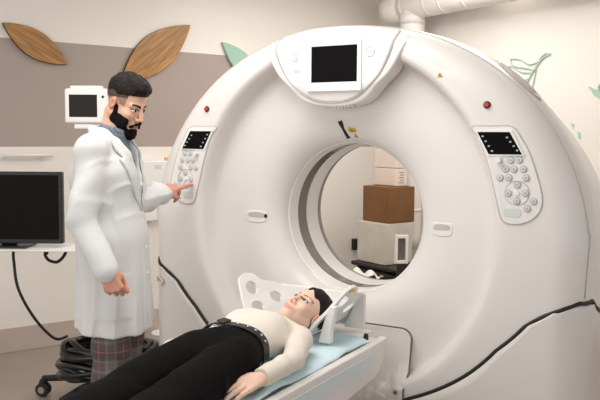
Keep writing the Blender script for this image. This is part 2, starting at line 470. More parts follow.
def prism(name, poly, y0, y1, m, parent=None, bev=0):
    bm = bmesh.new(); flat_prism(bm, poly, y0, y1); o = from_bm(name, bm, m)
    if bev: mod_bevel(o, bev)
    return g(o, parent)
def rect(x0, x1, z0, z1): return [(x0, z0), (x1, z0), (x1, z1), (x0, z1)]
# bezel: bevelled frame opening, drawn as a sunk frame with sloping sides
def frame(name, outer, inner_, y_out, y_in, m, parent=None):
    bm = bmesh.new(); o_ = [bm.verts.new((x, y_out, z)) for x, z in outer]; i_ = [bm.verts.new((x, y_in, z)) for x, z in inner_]
    ob = [bm.verts.new((x, y_out+.02, z)) for x, z in outer]
    n = len(outer)
    for k in range(n):
        bm.faces.new((o_[k], o_[(k+1) % n], i_[(k+1) % n], i_[k])); bm.faces.new((o_[k], ob[k], ob[(k+1) % n], o_[(k+1) % n]))
    return mod_bevel(g(from_bm(name, bm, m), parent), .002)
frame('screen_bezel', rect(-.117, .147, 1.650, 1.866), rect(-.095, .125, 1.690, 1.844), -.2435, -.239, PLASTW)
prism('display_screen', rect(-.096, .126, 1.689, 1.845), -.2395, -.225, SCREEN)
prism('screen_frame', rect(-.116, .146, 1.651, 1.865), -.2375, -.225, PLASTW)
def disc(name, x, z, r, y, m, t=.004, n=20, parent=None, r2=None):
    bm = bmesh.new(); bm_cyl(bm, (x, y+t, z), (x, y-t, z), r, r2 or r*.88, n)
    return mod_bevel(g(from_bm(name, bm, m), parent), .0012)
def ring_icon(name, x, z, r, y, rad, m, parent=None):
    pts = [(x+r*math.cos(t), y, z+r*math.sin(t)) for t in np.linspace(0, 2*PI, 25)[:-1]]
    return g(tube(name, pts, rad, m, n=6, closed=True), parent)
ring_icon('power_mark', .185, 1.812, .020, -.2375, .0018, ICON)
disc('power_dot', .185, 1.812, .004, -.2375, ICON, .002)
ring_icon('patient_mark', -.178, 1.815, .011, -.2375, .002, ICON)
prism('patient_mark', rect(-.190, -.166, 1.785, 1.803), -.2395, -.235, ICON, bev=.001)
prism('patient_mark', rect(-.186, -.158, 1.738, 1.752), -.2395, -.235, ICON, bev=.001)
# speaker slots under the bump
for k in range(9):
    x = -.05+k*.0165
    prism('speaker_slot', rect(x, x+.010, 1.577+.0015*abs(k-4), 1.584+.0015*abs(k-4)), -.206, -.16, ICON)
# control panels, mirrored on both sides
PAN = [(.625, 1.496), (.70, 1.499), (.783, 1.496), (.823, 1.446), (.855, 1.389), (.9, 1.257), (.903, 1.188), (.874, 1.144), (.825, 1.121), (.775, 1.122), (.751, 1.144), (.733, 1.21), (.702, 1.327), (.659, 1.445)]
SCR = [(.65, 1.476), (.777, 1.476), (.827, 1.39), (.698, 1.389)]
BT = [(.783, 1.367), (.816, 1.368), (.765, 1.333), (.797, 1.333), (.833, 1.334), (.744, 1.298), (.778, 1.299), (.844, 1.3), (.875, 1.211), (.853, 1.182)]
DP = [(.812, 1.272), (.778, 1.239), (.843, 1.242), (.812, 1.21)]
for sx in (1, -1):
    m_ = lambda L: [(sx*x, z) for x, z in L]
    pp = smooth_poly(m_(PAN), 4)
    cp = patch('control_panel', pp, .004, PLAST2, thick=.012, rings=8, bev=.003)
    outline('panel_seam', pp, .002, .003, SEAM)
    yb = lambda x, z: face_y(x, z)-.004
    ys = min(yb(sx*x, z) for x, z in SCR)
    prism('screen_surround', inset(m_(SCR), -.012), ys-.002, ys+.01, PLASTW, cp, .002)
    prism('control_screen', m_(SCR), ys-.004, ys+.01, SCREEN, cp, .001)
    for k in range(4):
        for (xa, xb, za) in ((.668+.013*k, .676+.013*k, 1.462-.019*k), (.764+.0135*k, .772+.0135*k, 1.458-.0165*k)):
            prism('screen_icon', m_(rect(xa, xb, za-.006, za)), ys-.0046, ys, BTNI, cp)
    disc('knob', sx*.739, 1.367, .0125, ys-.010, PLASTW, .010, parent=cp)
    for k, (x, z) in enumerate(BT+DP):
        b_ = disc('button', sx*x, z, .0125, yb(sx*x, z)-.002, BTN, .0035, parent=cp)
        disc('button_symbol', sx*x, z, .0055, yb(sx*x, z)-.0055, BTNI, .001, 12, parent=cp)
        ring_icon('button_collar', sx*x, z, .0140, yb(sx*x, z)-.0005, .0012, mat('collar_grey', (206, 201, 197), .5), cp)
    ring_icon('dial_ring', sx*.811, 1.241, .047, yb(sx*.811, 1.241)-.0005, .0016, SEAM, cp)
    disc('button', sx*.811, 1.240, .011, yb(sx*.811, 1.24)-.002, PLASTW, .003, parent=cp)
    prism('panel_label', [(sx*x, z) for x, z in smooth_poly([(.764, 1.177), (.795, 1.180), (.826, 1.178), (.829, 1.163), (.824, 1.149), (.795, 1.146), (.766, 1.148), (.762, 1.163)], 3)], yb(sx*.795, 1.163)-.0015, yb(sx*.795, 1.163)+.006, BTNI if False else mat('pale_green_label', (216, 222, 218), .4), cp, .001)
    eb = disc('emergency_button', sx*.683, 1.582, .0105, face_y(sx*.683, 1.582)-.006, RED, .008)
    ring_icon('button_rim', sx*.683, 1.582, .0125, face_y(sx*.683, 1.582)-.002, .0028, REDRIM, eb)
    # grip recess in the funnel
    gx = [(.425, 1.040), (.418, 1.062), (.425, 1.088), (.47, 1.093), (.515, 1.090), (.522, 1.064), (.513, 1.040), (.47, 1.034)]
    hp = smooth_poly([(sx*x, z) for x, z in gx], 4)
    hr = patch('grip_recess', hp, .003, PLAST2, thick=.01, rings=6, bev=.003)
    hin = smooth_poly([(sx*x, z) for x, z in [(.432, 1.062), (.436, 1.082), (.47, 1.087), (.506, 1.083), (.508, 1.066), (.47, 1.061)]], 4)
    patch('grip_shadow_slot', hin, .0045, mat('grip_slot', (196, 188, 182), .5), thick=.008, rings=4, bev=.001, parent=hr)
    if sx < 0: disc('grip_hole', -.425, 1.068, .010, face_y(-.425, 1.068)-.003, BLACKR, .003, parent=hr)
# warning marks
def on_face(name, poly, m, off=.003, parent=None): return patch(name, poly, off, m, thick=.004, rings=3, bev=0, parent=parent)
wt = on_face('warning_triangle', [(.477, 1.697), (.488, 1.716), (.499, 1.697)], YEL)
prism('exclamation_mark', rect(.4868, .4892, 1.701, 1.709), face_y(.488, 1.703)-.0042, face_y(.488, 1.703), DARKT, wt)
on_face('laser_window', [(-.034, 1.521), (-.013, 1.527), (.008, 1.450), (-.012, 1.443)], BLACKR, .004)
wl_ = on_face('laser_warning_label', [(.012, 1.497), (.050, 1.491), (.050, 1.474), (.012, 1.480)], YEL)
for k in range(3): prism('label_text', rect(.018, .042-.004*k, 1.4905-.006*k-.0035, 1.4905-.006*k-.0015), face_y(.030, 1.482)-.0046, face_y(.030, 1.482), DARKT, wl_)
wt2 = on_face('warning_triangle', [(.030, 1.451), (.041, 1.470), (.052, 1.449)], YEL)
prism('exclamation_mark', rect(.0400, .0418, 1.453, 1.463), face_y(.041, 1.458)-.0042, face_y(.041, 1.458), DARKT, wt2)
st = on_face('type_sticker', [(-.998, .742), (-.948, .722), (-.950, .695), (-.998, .708)], WHITEL, .028)
on_face('sticker_band', [(-.985, .735), (-.955, .723), (-.955, .712), (-.985, .722)], YEL, .0295, st)
on_face('sticker_print', [(-.996, .738), (-.987, .735), (-.987, .712), (-.996, .712)], DARKT, .0295, st)
# side vent: a long oval on the side shell
def side_pt(a, y, off=0):
    p = profile(a)[20:34]; return polar(a, float(np.interp(y, [q[1] for q in p], [q[0] for q in p]))+off, y)
    ys_ = [q[0] for q in side]; k = np.interp(y, ys_, [q[1] for q in side]); return polar(a, Rout(a)*(1-(1-k)*(.35+.65*SB(a)))+off, y)
for nm, sc, off, m_ in (('side_vent', 1, .004, PLAST2), ('vent_slot', .72, .007, mat('vent_inside', (200, 190, 182), .6))):
    V = [side_pt(38.5, -.03, off)]; n = 32
    V += [side_pt(38.5+6.5*sc*math.cos(t), -.03+.050*sc*math.sin(t), off) for t in np.linspace(0, 2*PI, n+1)[:-1]]
    V += [side_pt(38.5+6.5*sc*math.cos(t), -.03+.050*sc*math.sin(t), -.004) for t in np.linspace(0, 2*PI, n+1)[:-1]]
    F = [(0, 1+i, 1+(i+1) % n) for i in range(n)]+[(1+i, 1+n+i, 1+n+(i+1) % n, 1+(i+1) % n) for i in range(n)]
    bm = bmesh.new(); vs = [bm.verts.new(q) for q in V]; [bm.faces.new([vs[i] for i in f]) for f in F]
    vent = mod_bevel(g(from_bm(nm, bm, m_)), .002)
g(tube('vent_edge', [side_pt(38.5+6.5*math.cos(t), -.03+.050*math.sin(t), .003) for t in np.linspace(0, 2*PI, 40)[:-1]], .003, SEAM, n=6, closed=True))
# cradle housing below the bore
DK = []
for (x, z, c) in ((.355, .06, 0), (.355, .618, 1), (-.355, .618, 1), (-.355, .06, 0)):
    if not c: DK.append((x, z)); continue
    s = 1 if x > 0 else -1
    tt = np.linspace(0, PI/2, 7) if s > 0 else np.linspace(PI/2, PI, 7)
    DK += [(x-s*.05+.05*math.cos(t), z-.05+.05*math.sin(t)) for t in tt]
DK2 = []
for i in range(len(DK)):
    a, b = DK[i], DK[(i+1) % len(DK)]; n = 8 if math.dist(a, b) > .2 else 1
    DK2 += [(a[0]+(b[0]-a[0])*k/n, a[1]+(b[1]-a[1])*k/n) for k in range(n)]
def dock_y(x, z): return min(face_y(x, z)-.010, -.135-.09*max(0, (.60-z)/.5))
patch('cradle_housing', DK2, 0, COVER, thick=.06, rings=14, fy=dock_y, bev=.004)
g(tube('housing_seam', [(x, dock_y(x, z)+.004, z) for x, z in [(x_*1.012, .36+(z_-.36)*1.014) for x_, z_ in DK2]], .0034, mat('dark_seam', (112, 104, 98), .6), n=6, closed=True))
sc_ = disc('screw', .325, .365, .011, dock_y(.325, .365)-.002, GREYED, .003)
disc('screw_hole', .325, .365, .005, dock_y(.325, .365)-.005, DARKT, .001, parent=sc_)

# ------------------------------------------------------------------ patient table
TROOT = thing('patient_table', 'long white sliding patient table running into the scanner bore with pale blue side strip', 'table', (0, -1.3, 0))
def t_(o, parent=None):
    if parent is None: return keep(o, TROOT)
    o.parent = parent; return o
Y0, Y1 = -.30, -2.55
def loft_y(name, sections, m, cap=True, bev=.004):
    # sections: list of (y, [(x, z)...])
    bm = bmesh.new(); rows = []
    for y, pts in sections: rows.append([bm.verts.new((x, y, z)) for x, z in pts])
    n = len(rows[0])
    for a, b in zip(rows, rows[1:]):
        for i in range(n): bm.faces.new((a[i], a[(i+1) % n], b[(i+1) % n], b[i]))
    if cap: bm.faces.new(rows[0]); bm.faces.new(rows[-1][::-1])
    return mod_bevel(from_bm(name, bm, m), bev, 3)
def body_sec(y):
    # side height grows away from the scanner, the tip is rounded
    d = Y0-y
    zt = .622
    zb = {0: .585}.get(0)
    if d < .14: zb = .585-.115*math.sqrt(max(0, 1-(1-d/.14)**2))
    else: zb = .47-.035*min(1, (d-.14)/.5)
    hw = .318-.004*max(0, 1-d/.05)
    return [(-hw, zt), (-hw, zt-.02), (-hw+.012, zb), (hw-.012, zb), (hw, zt-.02), (hw, zt), (hw-.035, zt+.002), (hw-.045, zt-.012), (-hw+.045, zt-.012), (-hw+.035, zt+.002)]
t_(loft_y('cradle', [(Y0-d, body_sec(Y0-d)) for d in (0, .01, .03, .06, .1, .14, .3, .64, 1.2, 2.2)], PLAST, bev=.006))
# pale strip set into each side
for sx in (1, -1):
    bm = bmesh.new(); pts = []
    for y, z0, z1 in ((-.445, .548, .578), (-.455, .540, .587), (-.48, .533, .589), (-1.9, .507, .598), (-2.3, .507, .598)):
        pts.append((y, z0, z1))
    lo = [(y, a) for y, a, b in pts]; hi = [(y, b) for y, a, b in pts]
    poly = lo+hi[::-1]
    xs = lambda z: .318-.012*max(0, (.602-z)/.13)
    A = [bm.verts.new((sx*(xs(z)+.004), y, z)) for y, z in poly]; B = [bm.verts.new((sx*(xs(z)-.01), y, z)) for y, z in poly]
    bm.faces.new(A); bm.faces.new(B[::-1])
    for i in range(len(A)): bm.faces.new((A[i], B[i], B[(i+1) % len(A)], A[(i+1) % len(A)]))
    t_(mod_bevel(from_bm('side_strip', bm, INLAY), .002))
# tongue running into the bore, then the pedestal down to the floor
t_(loft_y('cradle_tongue', [(y, [(-.21, .622), (-.19, .600), (.19, .600), (.21, .622), (.18, .628), (-.18, .628)]) for y in (-.25, -.3, -.9)], PLASTW))
t_(loft_y('pedestal', [(-.9, [(-.2, .45), (.2, .45), (.2, .02), (-.2, .02)]), (-2.3, [(-.2, .45), (.2, .45), (.2, .02), (-.2, .02)])], COVER, bev=.03))
t_(loft_y('base_plate', [(-.75, [(-.26, .045), (.26, .045), (.27, .001), (-.27, .001)]), (-2.45, [(-.26, .045), (.26, .045), (.27, .001), (-.27, .001)])], GREYED))
bm = bmesh.new(); bm_cyl(bm, (.255, -.40, .625), (.255, -.40, .650), .012, .010, 16)
t_(mod_bevel(from_bm('locking_knob', bm, DARKC), .002))

for o_ in TROOT.children:
    for v_ in o_.data.vertices: v_.co.x = .035+v_.co.x*.89

# blue disposable sheet over the pad (a wrinkled sheet with its pad)
nx, ny = 60, 220; V = []; F = []
for i in range(ny+1):
    y = -.38-(2.48-.38)*i/ny
    for j in range(nx+1):
        u = -1+2*j/nx; x = .035+u*.247
        e = max(0, abs(u)-.90)/.10
        z = .638+.006*(1-abs(u))-.010*e*e
        z += .0035*math.sin(17*y+5*u)*math.sin(9*u+3*y)+.002*math.sin(41*y-11*u)+.003*math.sin(60*x+8*y+2*math.sin(5*y))*(abs(u)**2)
        for yc in (-.62, -.88, -1.16, -1.5, -1.9): z += .003*math.exp(-((y-yc-.02*u)/.006)**2)
        if i < 4: z -= .004*(4-i)
        V.append((x+.006*math.sin(13*y)*abs(u), y, z))
for i in range(ny):
    for j in range(nx):
        a = i*(nx+1)+j; F.append((a, a+1, a+nx+2, a+nx+1))
sheet = from_data('table_sheet', V, F, SHEET); mod_solid(sheet, .012, -1 if False else 1)
tag(sheet, 'pale blue disposable sheet spread on the white patient table under the lying woman', 'sheet')

# ------------------------------------------------------------------ head holder
HROOT = thing('head_holder', 'white plastic head holder with flared wings and oval holes around the woman head', 'head holder', (0, -.45, .65))
def holder():
    prof = catmull([(0, .664), (.07, .668), (.125, .690), (.160, .735), (.195, .775), (.232, .830), (.258, .868)], 10)
    L = [0]
    for a, b in zip(prof, prof[1:]): L.append(L[-1]+float(np.hypot(*(np.array(a)-np.array(b)))))
    tot = L[-1]; half = np.array(prof)
    def at(u):
        s = abs(u)*tot; x = np.interp(s, L, half[:, 0]); z = np.interp(s, L, half[:, 1]); return math.copysign(x, u) if u else 0.0, z
    def yr(u):
        # front and back edge of the sheet along the profile
        a = abs(u)
        f = np.interp(a, [0, .35, .6, .8, .9, .96, 1.0], [-.66, -.66, -.64, -.605, -.590, -.575, -.535])
        b = np.interp(a, [0, .35, .6, .75, .80, .86, .93, .97, 1.0], [-.30, -.30, -.30, -.31, -.35, -.435, -.455, -.475, -.515])
        return f, b
    nu, nv = 150, 60; V = []; F = []; P2 = []
    for i in range(nu+1):
        u = -1+2*i/nu; f, b = yr(u); x, z = at(u)
        for j in range(nv+1):
            y = f+(b-f)*j/nv; V.append([x, y, z]); P2.append((u*tot, y))
    holes = []
    for s in (1, -1):
        holes += [(s*.80*tot, -.528, .030, .040), (s*.55*tot, -.560, .028, .042), (s*.60*tot, -.40, .028, .040)]
    P2 = np.array(P2); keepv = np.ones(len(V), bool)
    for hx, hy, ra, rb in holes:
        q = np.hypot((P2[:, 0]-hx)/ra, (P2[:, 1]-hy)/rb); keepv &= q > .86
        near = (q > .86) & (q < 1.12)
        for k in np.where(near)[0]:
            sc = 1/q[k]; du = (P2[k, 0]-hx)*sc+hx; y = (P2[k, 1]-hy)*sc+hy
            x, z = at(du/tot); V[k] = [x, y, z]
    for i in range(nu):
        for j in range(nv):
            q = (i*(nv+1)+j, i*(nv+1)+j+1, (i+1)*(nv+1)+j+1, (i+1)*(nv+1)+j)
            if all(keepv[k] for k in q): F.append(q)
    used = sorted({k for f in F for k in f}); mp = {k: i for i, k in enumerate(used)}
    o = from_data('holder_shell', [V[k] for k in used], [tuple(mp[k] for k in f) for f in F], PLASTW)
    mod_solid(o, .012, 0); mod_bevel(o, .003, 2, 50); return o
keep(holder(), HROOT)
# standing strut under each wing and a back plate
for sx in (1, -1):
    if sx < 0: continue
    bm = bmesh.new(); A = []
    pts = [(.160, .652), (.212, .652), (.214, .70), (.236, .80), (.212, .80), (.190, .76)]
    a = [bm.verts.new((sx*x, -.625, z)) for x, z in pts]; b = [bm.verts.new((sx*x, -.595, z)) for x, z in pts]
    bm.faces.new(a); bm.faces.new(b[::-1]); [bm.faces.new((a[i], b[i], b[(i+1) % 6], a[(i+1) % 6])) for i in range(6)]
    keep(mod_bevel(from_bm('wing_strut', bm, PLASTW), .004), HROOT)
    bm = bmesh.new(); pts = [(.13, .650), (.225, .650), (.226, .80), (.20, .80), (.165, .72)]
    a = [bm.verts.new((sx*x, -.345, z)) for x, z in pts]; b = [bm.verts.new((sx*x, -.325, z)) for x, z in pts]
    bm.faces.new(a); bm.faces.new(b[::-1]); [bm.faces.new((a[i], b[i], b[(i+1) % 5], a[(i+1) % 5])) for i in range(5)]
    keep(mod_bevel(from_bm('back_plate', bm, PLAST), .004), HROOT)
bm = bmesh.new(); bm_box(bm, (-.215, -.312, .652), (.20, -.300, .795)); keep(mod_bevel(from_bm('back_panel', bm, PLASTW), .005), HROOT)
bm = bmesh.new(); R_ = Matrix.Rotation(-34*D2R, 3, 'Y')
bm_box(bm, (-.002, -.022, -.006), (.003, .022, .006), R_, (.2565, -.525, .850))
keep(mod_bevel(from_bm('yellow_sticker', bm, mat('bright_yellow', (226, 184, 50), .5)), .001), HROOT)
bm = bmesh.new()
bm_box(bm, (-.09, -.70, .652), (.09, -.32, .662)); keep(mod_bevel(from_bm('base_foot', bm, PLASTW), .003), HROOT)

# ------------------------------------------------------------------ wall decor
def wall_plate(name, poly, wf, off0, off1, m, sl_axis=True):
    # polygon in wall coordinates (s, z) extruded off the wall
    bm = bmesh.new(); A = [bm.verts.new(wf(s, z, off1)) for s, z in poly]; B = [bm.verts.new(wf(s, z, off0)) for s, z in poly]
    f0 = bm.faces.new(A); bm.faces.new(B[::-1]); n = len(poly)
    for i in range(n): bm.faces.new((A[i], B[i], B[(i+1) % n], A[(i+1) % n]))
    return from_bm(name, bm, m)
def leaf_poly(a, b, w1, w2, n=22):
    a, b = np.array(a), np.array(b); d = b-a; L = np.linalg.norm(d); d /= L; p = np.array([-d[1], d[0]])
    up = [a+d*L*t+p*w1*math.sin(PI*t)**.9 for t in np.linspace(0, 1, n)]
    dn = [a+d*L*t-p*w2*math.sin(PI*t)**.9 for t in np.linspace(1, 0, n)[1:-1]]
    return [tuple(q) for q in up+dn]
def leaf(name, a, b, w1, w2, m, label, edge=None):
    a3 = wl(a[0], a[1], 0); b3 = wl(b[0], b[1], 0); X = (b3-a3).normalized(); N = Vector((WN[0], WN[1], 0)); Yv = N.cross(X).normalized()
    L = (b3-a3).length
    # local polygon in X (along the leaf) and Yv
    n = 22; ts = np.linspace(0, 1, n)
    poly = [(L*t, w1*math.sin(PI*t)**.9) for t in ts]+[(L*t, -w2*math.sin(PI*t)**.9) for t in ts[::-1][1:-1]]
    bm = bmesh.new(); A = [bm.verts.new((x, y, .030)) for x, y in poly]; B = [bm.verts.new((x, y, .002)) for x, y in poly]
    bm.faces.new(A); bm.faces.new(B[::-1]); k = len(poly)
    for i in range(k): bm.faces.new((A[i], B[i], B[(i+1) % k], A[(i+1) % k]))
    o = from_bm(name, bm, [m, edge or m])
    if edge:
        for p in o.data.polygons:
            if abs(p.normal.z) < .5: p.material_index = 1
    mod_bevel(o, .003)
    o.matrix_world = Matrix(((X[0], Yv[0], N[0], a3[0]), (X[1], Yv[1], N[1], a3[1]), (X[2], Yv[2], N[2], a3[2]), (0, 0, 0, 1)))
    return tag(o, label, 'wall decoration')
leaf('wooden_leaf', (.062, 2.172), (.482, 1.932), .088, .092, WOOD, 'smaller brown wooden leaf panel on the wall at far left', WOODE)
leaf('wooden_leaf', (.86, 1.83), (1.407, 2.278), .135, .125, WOOD, 'larger brown wooden leaf panel on the wall above the man head', WOODE)
leaf('mint_leaf', (1.68, 2.175), (2.05, 1.86), .085, .075, MINT, 'mint green leaf panel on the wall peeking over the scanner rim')
# painted line leaves on the right wall (thin decals)
def decal(name, strokes, label, fills=()):
    parts = []
    for pts, r in strokes:
        P = [wr(s, z, .008) for s, z in [tuple(q) for q in catmull(pts, 6)]]
        parts.append(tube_data(P, r if not hasattr(r, '__len__') else list(np.interp(np.linspace(0, 1, len(P)), np.linspace(0, 1, len(r)), r)), 6))
    V, F = join_data(parts) if parts else ([], [])
    for poly in fills:
        o = len(V); V += [tuple(wr(s, z, .003)) for s, z in poly]+[tuple(wr(s, z, .0005)) for s, z in poly]; k = len(poly)
        F += [tuple(o+i for i in range(k)), tuple(o+k+i for i in range(k))[::-1]]+[(o+i, o+k+i, o+k+(i+1) % k, o+(i+1) % k) for i in range(k)]
    return tag(from_data(name, V, F, MINTP, smooth=False), label, 'wall decal')
decal('leaf_decal', [
    ([(1.815, 2.045), (1.75, 2.02), (1.69, 1.955), (1.63, 1.87), (1.59, 1.80)], [.006, .007, .006, .004]),
    ([(1.73, 2.005), (1.64, 1.985), (1.56, 2.025), (1.47, 2.035), (1.50, 1.985), (1.59, 1.965), (1.68, 1.945)], .005),
    ([(1.66, 1.925), (1.57, 1.935), (1.48, 1.985), (1.425, 1.955), (1.50, 1.925)], .0045),
    ([(1.64, 1.885), (1.56, 1.875), (1.49, 1.915)], .0045),
    ([(1.70, 1.965), (1.685, 1.88), (1.66, 1.80), (1.625, 1.86)], .0045),
    ([(1.815, 2.045), (1.77, 2.05), (1.72, 2.015)], .005)], 'mint green line drawing of a leafy sprig on the right wall above the scanner')
decal('leaf_decal', [([(2.13, 1.80), (2.17, 1.775), (2.23, 1.72), (2.20, 1.80), (2.30, 1.86)], .008)], 'mint green leaf tip painted on the wall at the right picture edge',
      [[(2.14, 1.80), (2.19, 1.775), (2.21, 1.72), (2.16, 1.745)]])
decal('leaf_decal', [], 'pair of tiny mint green specks painted on the wall right of the scanner', [[(1.995, 1.565), (2.025, 1.555), (2.02, 1.515)], [(2.05, 1.505), (2.075, 1.495), (2.08, 1.455), (2.06, 1.46)]])

# white rail on the lower wall, left
rail = thing('wall_rail', 'thin white rail on the pale wall above the big black monitor', 'rail', tuple(wl(.2, 1.32, .03)))
V, F = tube_data([wl(.04, 1.318, .045), wl(.36, 1.318, .045)], .011, 10); keep(from_data('rail_bar', V, F, PLASTW), rail)
for s_ in (.08, .32):
    V, F = tube_data([wl(s_, 1.318, .001), wl(s_, 1.318, .045)], .008, 8); keep(from_data('bracket', V, F, PLASTW), rail)
# white wall box next to the scanner
wb_ = thing('wall_dispenser', 'white plastic wall box hanging behind the man pointing hand', 'wall box', tuple(wl(1.08, .83, .03)))
def wbox(name, s0, s1, z0, z1, d0, d1, m, bev=.01):
    bm = bmesh.new(); vs = [bm.verts.new(wl(s, z, o)) for s in (s0, s1) for z in (z0, z1) for o in (d0, d1)]
    for f in ((0, 1, 3, 2), (4, 6, 7, 5), (0, 4, 5, 1), (2, 3, 7, 6), (0, 2, 6, 4), (1, 5, 7, 3)): bm.faces.new([vs[i] for i in f])
    return mod_bevel(from_bm(name, bm, m), bev, 3)
keep(wbox('box_body', .975, 1.24, .955, 1.275, .002, .12, PLASTW), wb_)
keep(wbox('lower_tray', .985, 1.10, .835, .953, .002, .10, PLASTW), wb_)
keep(wbox('label_plate', 1.07, 1.12, 1.215, 1.245, .1195, .1215, mat('pale_label', (214, 214, 210), .6), .001), wb_)
keep(wbox('orange_glow_patch', 1.175, 1.20, 1.275, 1.297, .05, .07, GLOWO, .003), wb_)  # small solid piece standing in for an orange glow, put into its colour
# white round pad on the floor
o = bpy.data.objects  # noqa
bm = bmesh.new(); c_ = Vector((-2.07, 1.08, 0))
bm_cyl(bm, c_+Vector((0, 0, .001)), c_+Vector((0, 0, .012)), .085, .080, 32); bm_cyl(bm, c_+Vector((0, 0, .0125)), c_+Vector((0, 0, .020)), .05, .045, 32)
tag(mod_bevel(from_bm('floor_pad', bm, PLASTW), .003), 'white round pad lying on the floor beside the scanner base', 'pad')

# ------------------------------------------------------------------ ventilation duct in the corner
duct = thing('ventilation_duct', 'white wrapped round ventilation duct along the ceiling with a branch down the corner', 'duct', tuple(wr(.65, .45, .25)))
zc = 2.515
V, F = tube_data([wr(s_, zc, .22) for s_ in np.linspace(.52, 4.6, 30)], .108, 24); keep(from_data('ceiling_pipe', V, F, DUCT), duct)
el = [wr(.37, zc, .22), wr(.42, zc, .22), wr(.55, zc, .22)]
V, F = tube_data(el, .120, 24); keep(from_data('end_collar', V, F, DUCT), duct)
V, F = tube_data([wr(.65, z, .22) for z in np.linspace(2.5, .55, 20)], .098, 24); keep(from_data('down_pipe', V, F, DUCT), duct)
V, F = tube_data([wr(.65, 2.44, .22), wr(.65, 2.36, .22)], .102, 24); keep(from_data('tee_collar', V, F, DUCT), duct)
for s_ in (.60, .86, 1.02, 1.25, 1.62, 2.1):
    V, F = tube_data([wr(s_-.008, zc, .22), wr(s_+.008, zc, .22)], .112, 24); keep(from_data('wrap_band', V, F, PLASTW), duct)
for z in (.87, 1.20, 1.62, 2.02):
    V, F = tube_data([wr(.65, z-.010, .22), wr(.65, z+.010, .22)], .103, 24); keep(from_data('wrap_band', V, F, PLASTW), duct)

# ------------------------------------------------------------------ boxes seen through the bore (aligned with the room)
d3, r3 = Vector((WD[0], WD[1], 0)), Vector((RD[0], RD[1], 0))
def abox(name, c, a, b, z0, z1, m, parent=None, bev=.006, keep_to=None):
    # c = corner nearest the camera; extends -r3*a (left) and d3*b (right and back)
    c = Vector((c[0], c[1], 0)); P = [c, c+d3*b, c+d3*b-r3*a, c-r3*a]
    bm = bmesh.new(); lo = [bm.verts.new((q.x, q.y, z0)) for q in P]; hi = [bm.verts.new((q.x, q.y, z1)) for q in P]
    bm.faces.new(lo[::-1]); bm.faces.new(hi)
    for i in range(4): bm.faces.new((lo[i], lo[(i+1) % 4], hi[(i+1) % 4], hi[i]))
    o = mod_bevel(from_bm(name, bm, m), bev)
    if keep_to: keep(o, keep_to)
    return o
def at_depth(px, dep):
    lat = (px-300)/755.7*dep; q = CAM[:2]+np.array([-.4986, .8668])*dep+np.array([.8668, .4986])*lat; return q
CW = np.array([-.756, 2.126]); CB = np.array([-.741, 2.156])
BOXZ = .475
case = thing('equipment_case', 'dark equipment case on the floor under the white wrapped box behind the bore', 'case', (CW[0], CW[1], 0))
abox('case_body', CW+RD*.36-WD*.04, .70, .36, .002, BOXZ-.035, DARKC, bev=.04, keep_to=case)
abox('case_lid', CW+RD*.37-WD*.05, .72, .38, BOXZ-.034, BOXZ-.002, DARKC, bev=.01, keep_to=case)
wb2 = tag(abox('wrapped_box', CW, .33, .29, BOXZ, .795, WRAP), 'white box in clear wrap under the brown carton seen through the bore', 'box')
cb = thing('cardboard_box', 'brown cardboard box on top of the white wrapped box seen through the bore', 'box', (CB[0], CB[1], .797))
abox('carton_body', CB, .31, .27, .797, 1.075, CARD, keep_to=cb)
q = CB+WD*.1; abox('packing_tape', q+RD*.0012, .3124, .05, .90, 1.0765, CARDD, bev=.001, keep_to=cb)
CC = np.array(at_depth(396, 5.86))
c1 = thing('white_carton', 'white carton with printed side standing directly on the brown box behind the bore', 'box', (CC[0], CC[1], 1.08))
abox('carton_body', CC, .26, .12, 1.078, 1.215, CARTON, keep_to=c1)
for k in range(5): 
    q = CC+RD*.0012+WD*(.03+.012*(k % 2)); abox('printed_mark', q, .001, .05-.012*(k % 2), 1.10+.02*k, 1.108+.02*k, GREYED, bev=0.0001, keep_to=c1)
abox('white_carton_', CC, .26, .12, 1.218, 1.36, CARTON).name = 'plain_white_carton'
tag(bpy.data.objects['plain_white_carton'], 'plain white carton topmost of the stack seen through the bore', 'box')
fr = thing('framed_grille', 'white framed ventilation grille leaning beside the wrapped box in front of the down pipe', 'grille', tuple(wr(.62, .44, .42)))
G0 = np.array(at_depth(402, 5.35)); 
def gbox(nm, s0, s1, z0, z1, t0, t1, m):
    e = np.array([.80, .60]); nn = np.array([.60, -.80]); P = [G0+e*a+nn*b for a, b in ((s0, t0), (s1, t0), (s1, t1), (s0, t1))]
    bm = bmesh.new(); lo = [bm.verts.new((p_[0], p_[1], z0)) for p_ in P]; hi = [bm.verts.new((p_[0], p_[1], z1)) for p_ in P]
    bm.faces.new(lo[::-1]); bm.faces.new(hi)
    for i in range(4): bm.faces.new((lo[i], lo[(i+1) % 4], hi[(i+1) % 4], hi[i]))
    keep(mod_bevel(from_bm(nm, bm, m), .003), fr)
z0, z1 = .56, .765
gbox('frame_side', -.048, -.028, z0, z1, 0, .03, PLASTW); gbox('frame_side', .028, .048, z0, z1, 0, .03, PLASTW)
gbox('frame_rail', -.028, .028, z0, z0+.024, 0, .03, PLASTW); gbox('frame_rail', -.028, .028, z1-.024, z1, 0, .03, PLASTW)
gbox('grille_back', -.028, .028, z0+.024, z1-.024, .002, .008, GREYED)
for k in range(6): gbox('slat', -.026+.0095*k, -.022+.0095*k, z0+.024, z1-.024, .008, .014, mat('slat_grey', (126, 120, 114), .5))
gbox('stand', -.03, .05, .002, z0-.002, .0, .03, DARKC)
# small black adapter on the wall behind the bore
o = wbox('wall_adapter', 3.0, 3.05, .46, .56, .002, .05, BLACKR, .005); tag(o, 'small black adapter on the pale wall left of the white wrapped box', 'adapter')
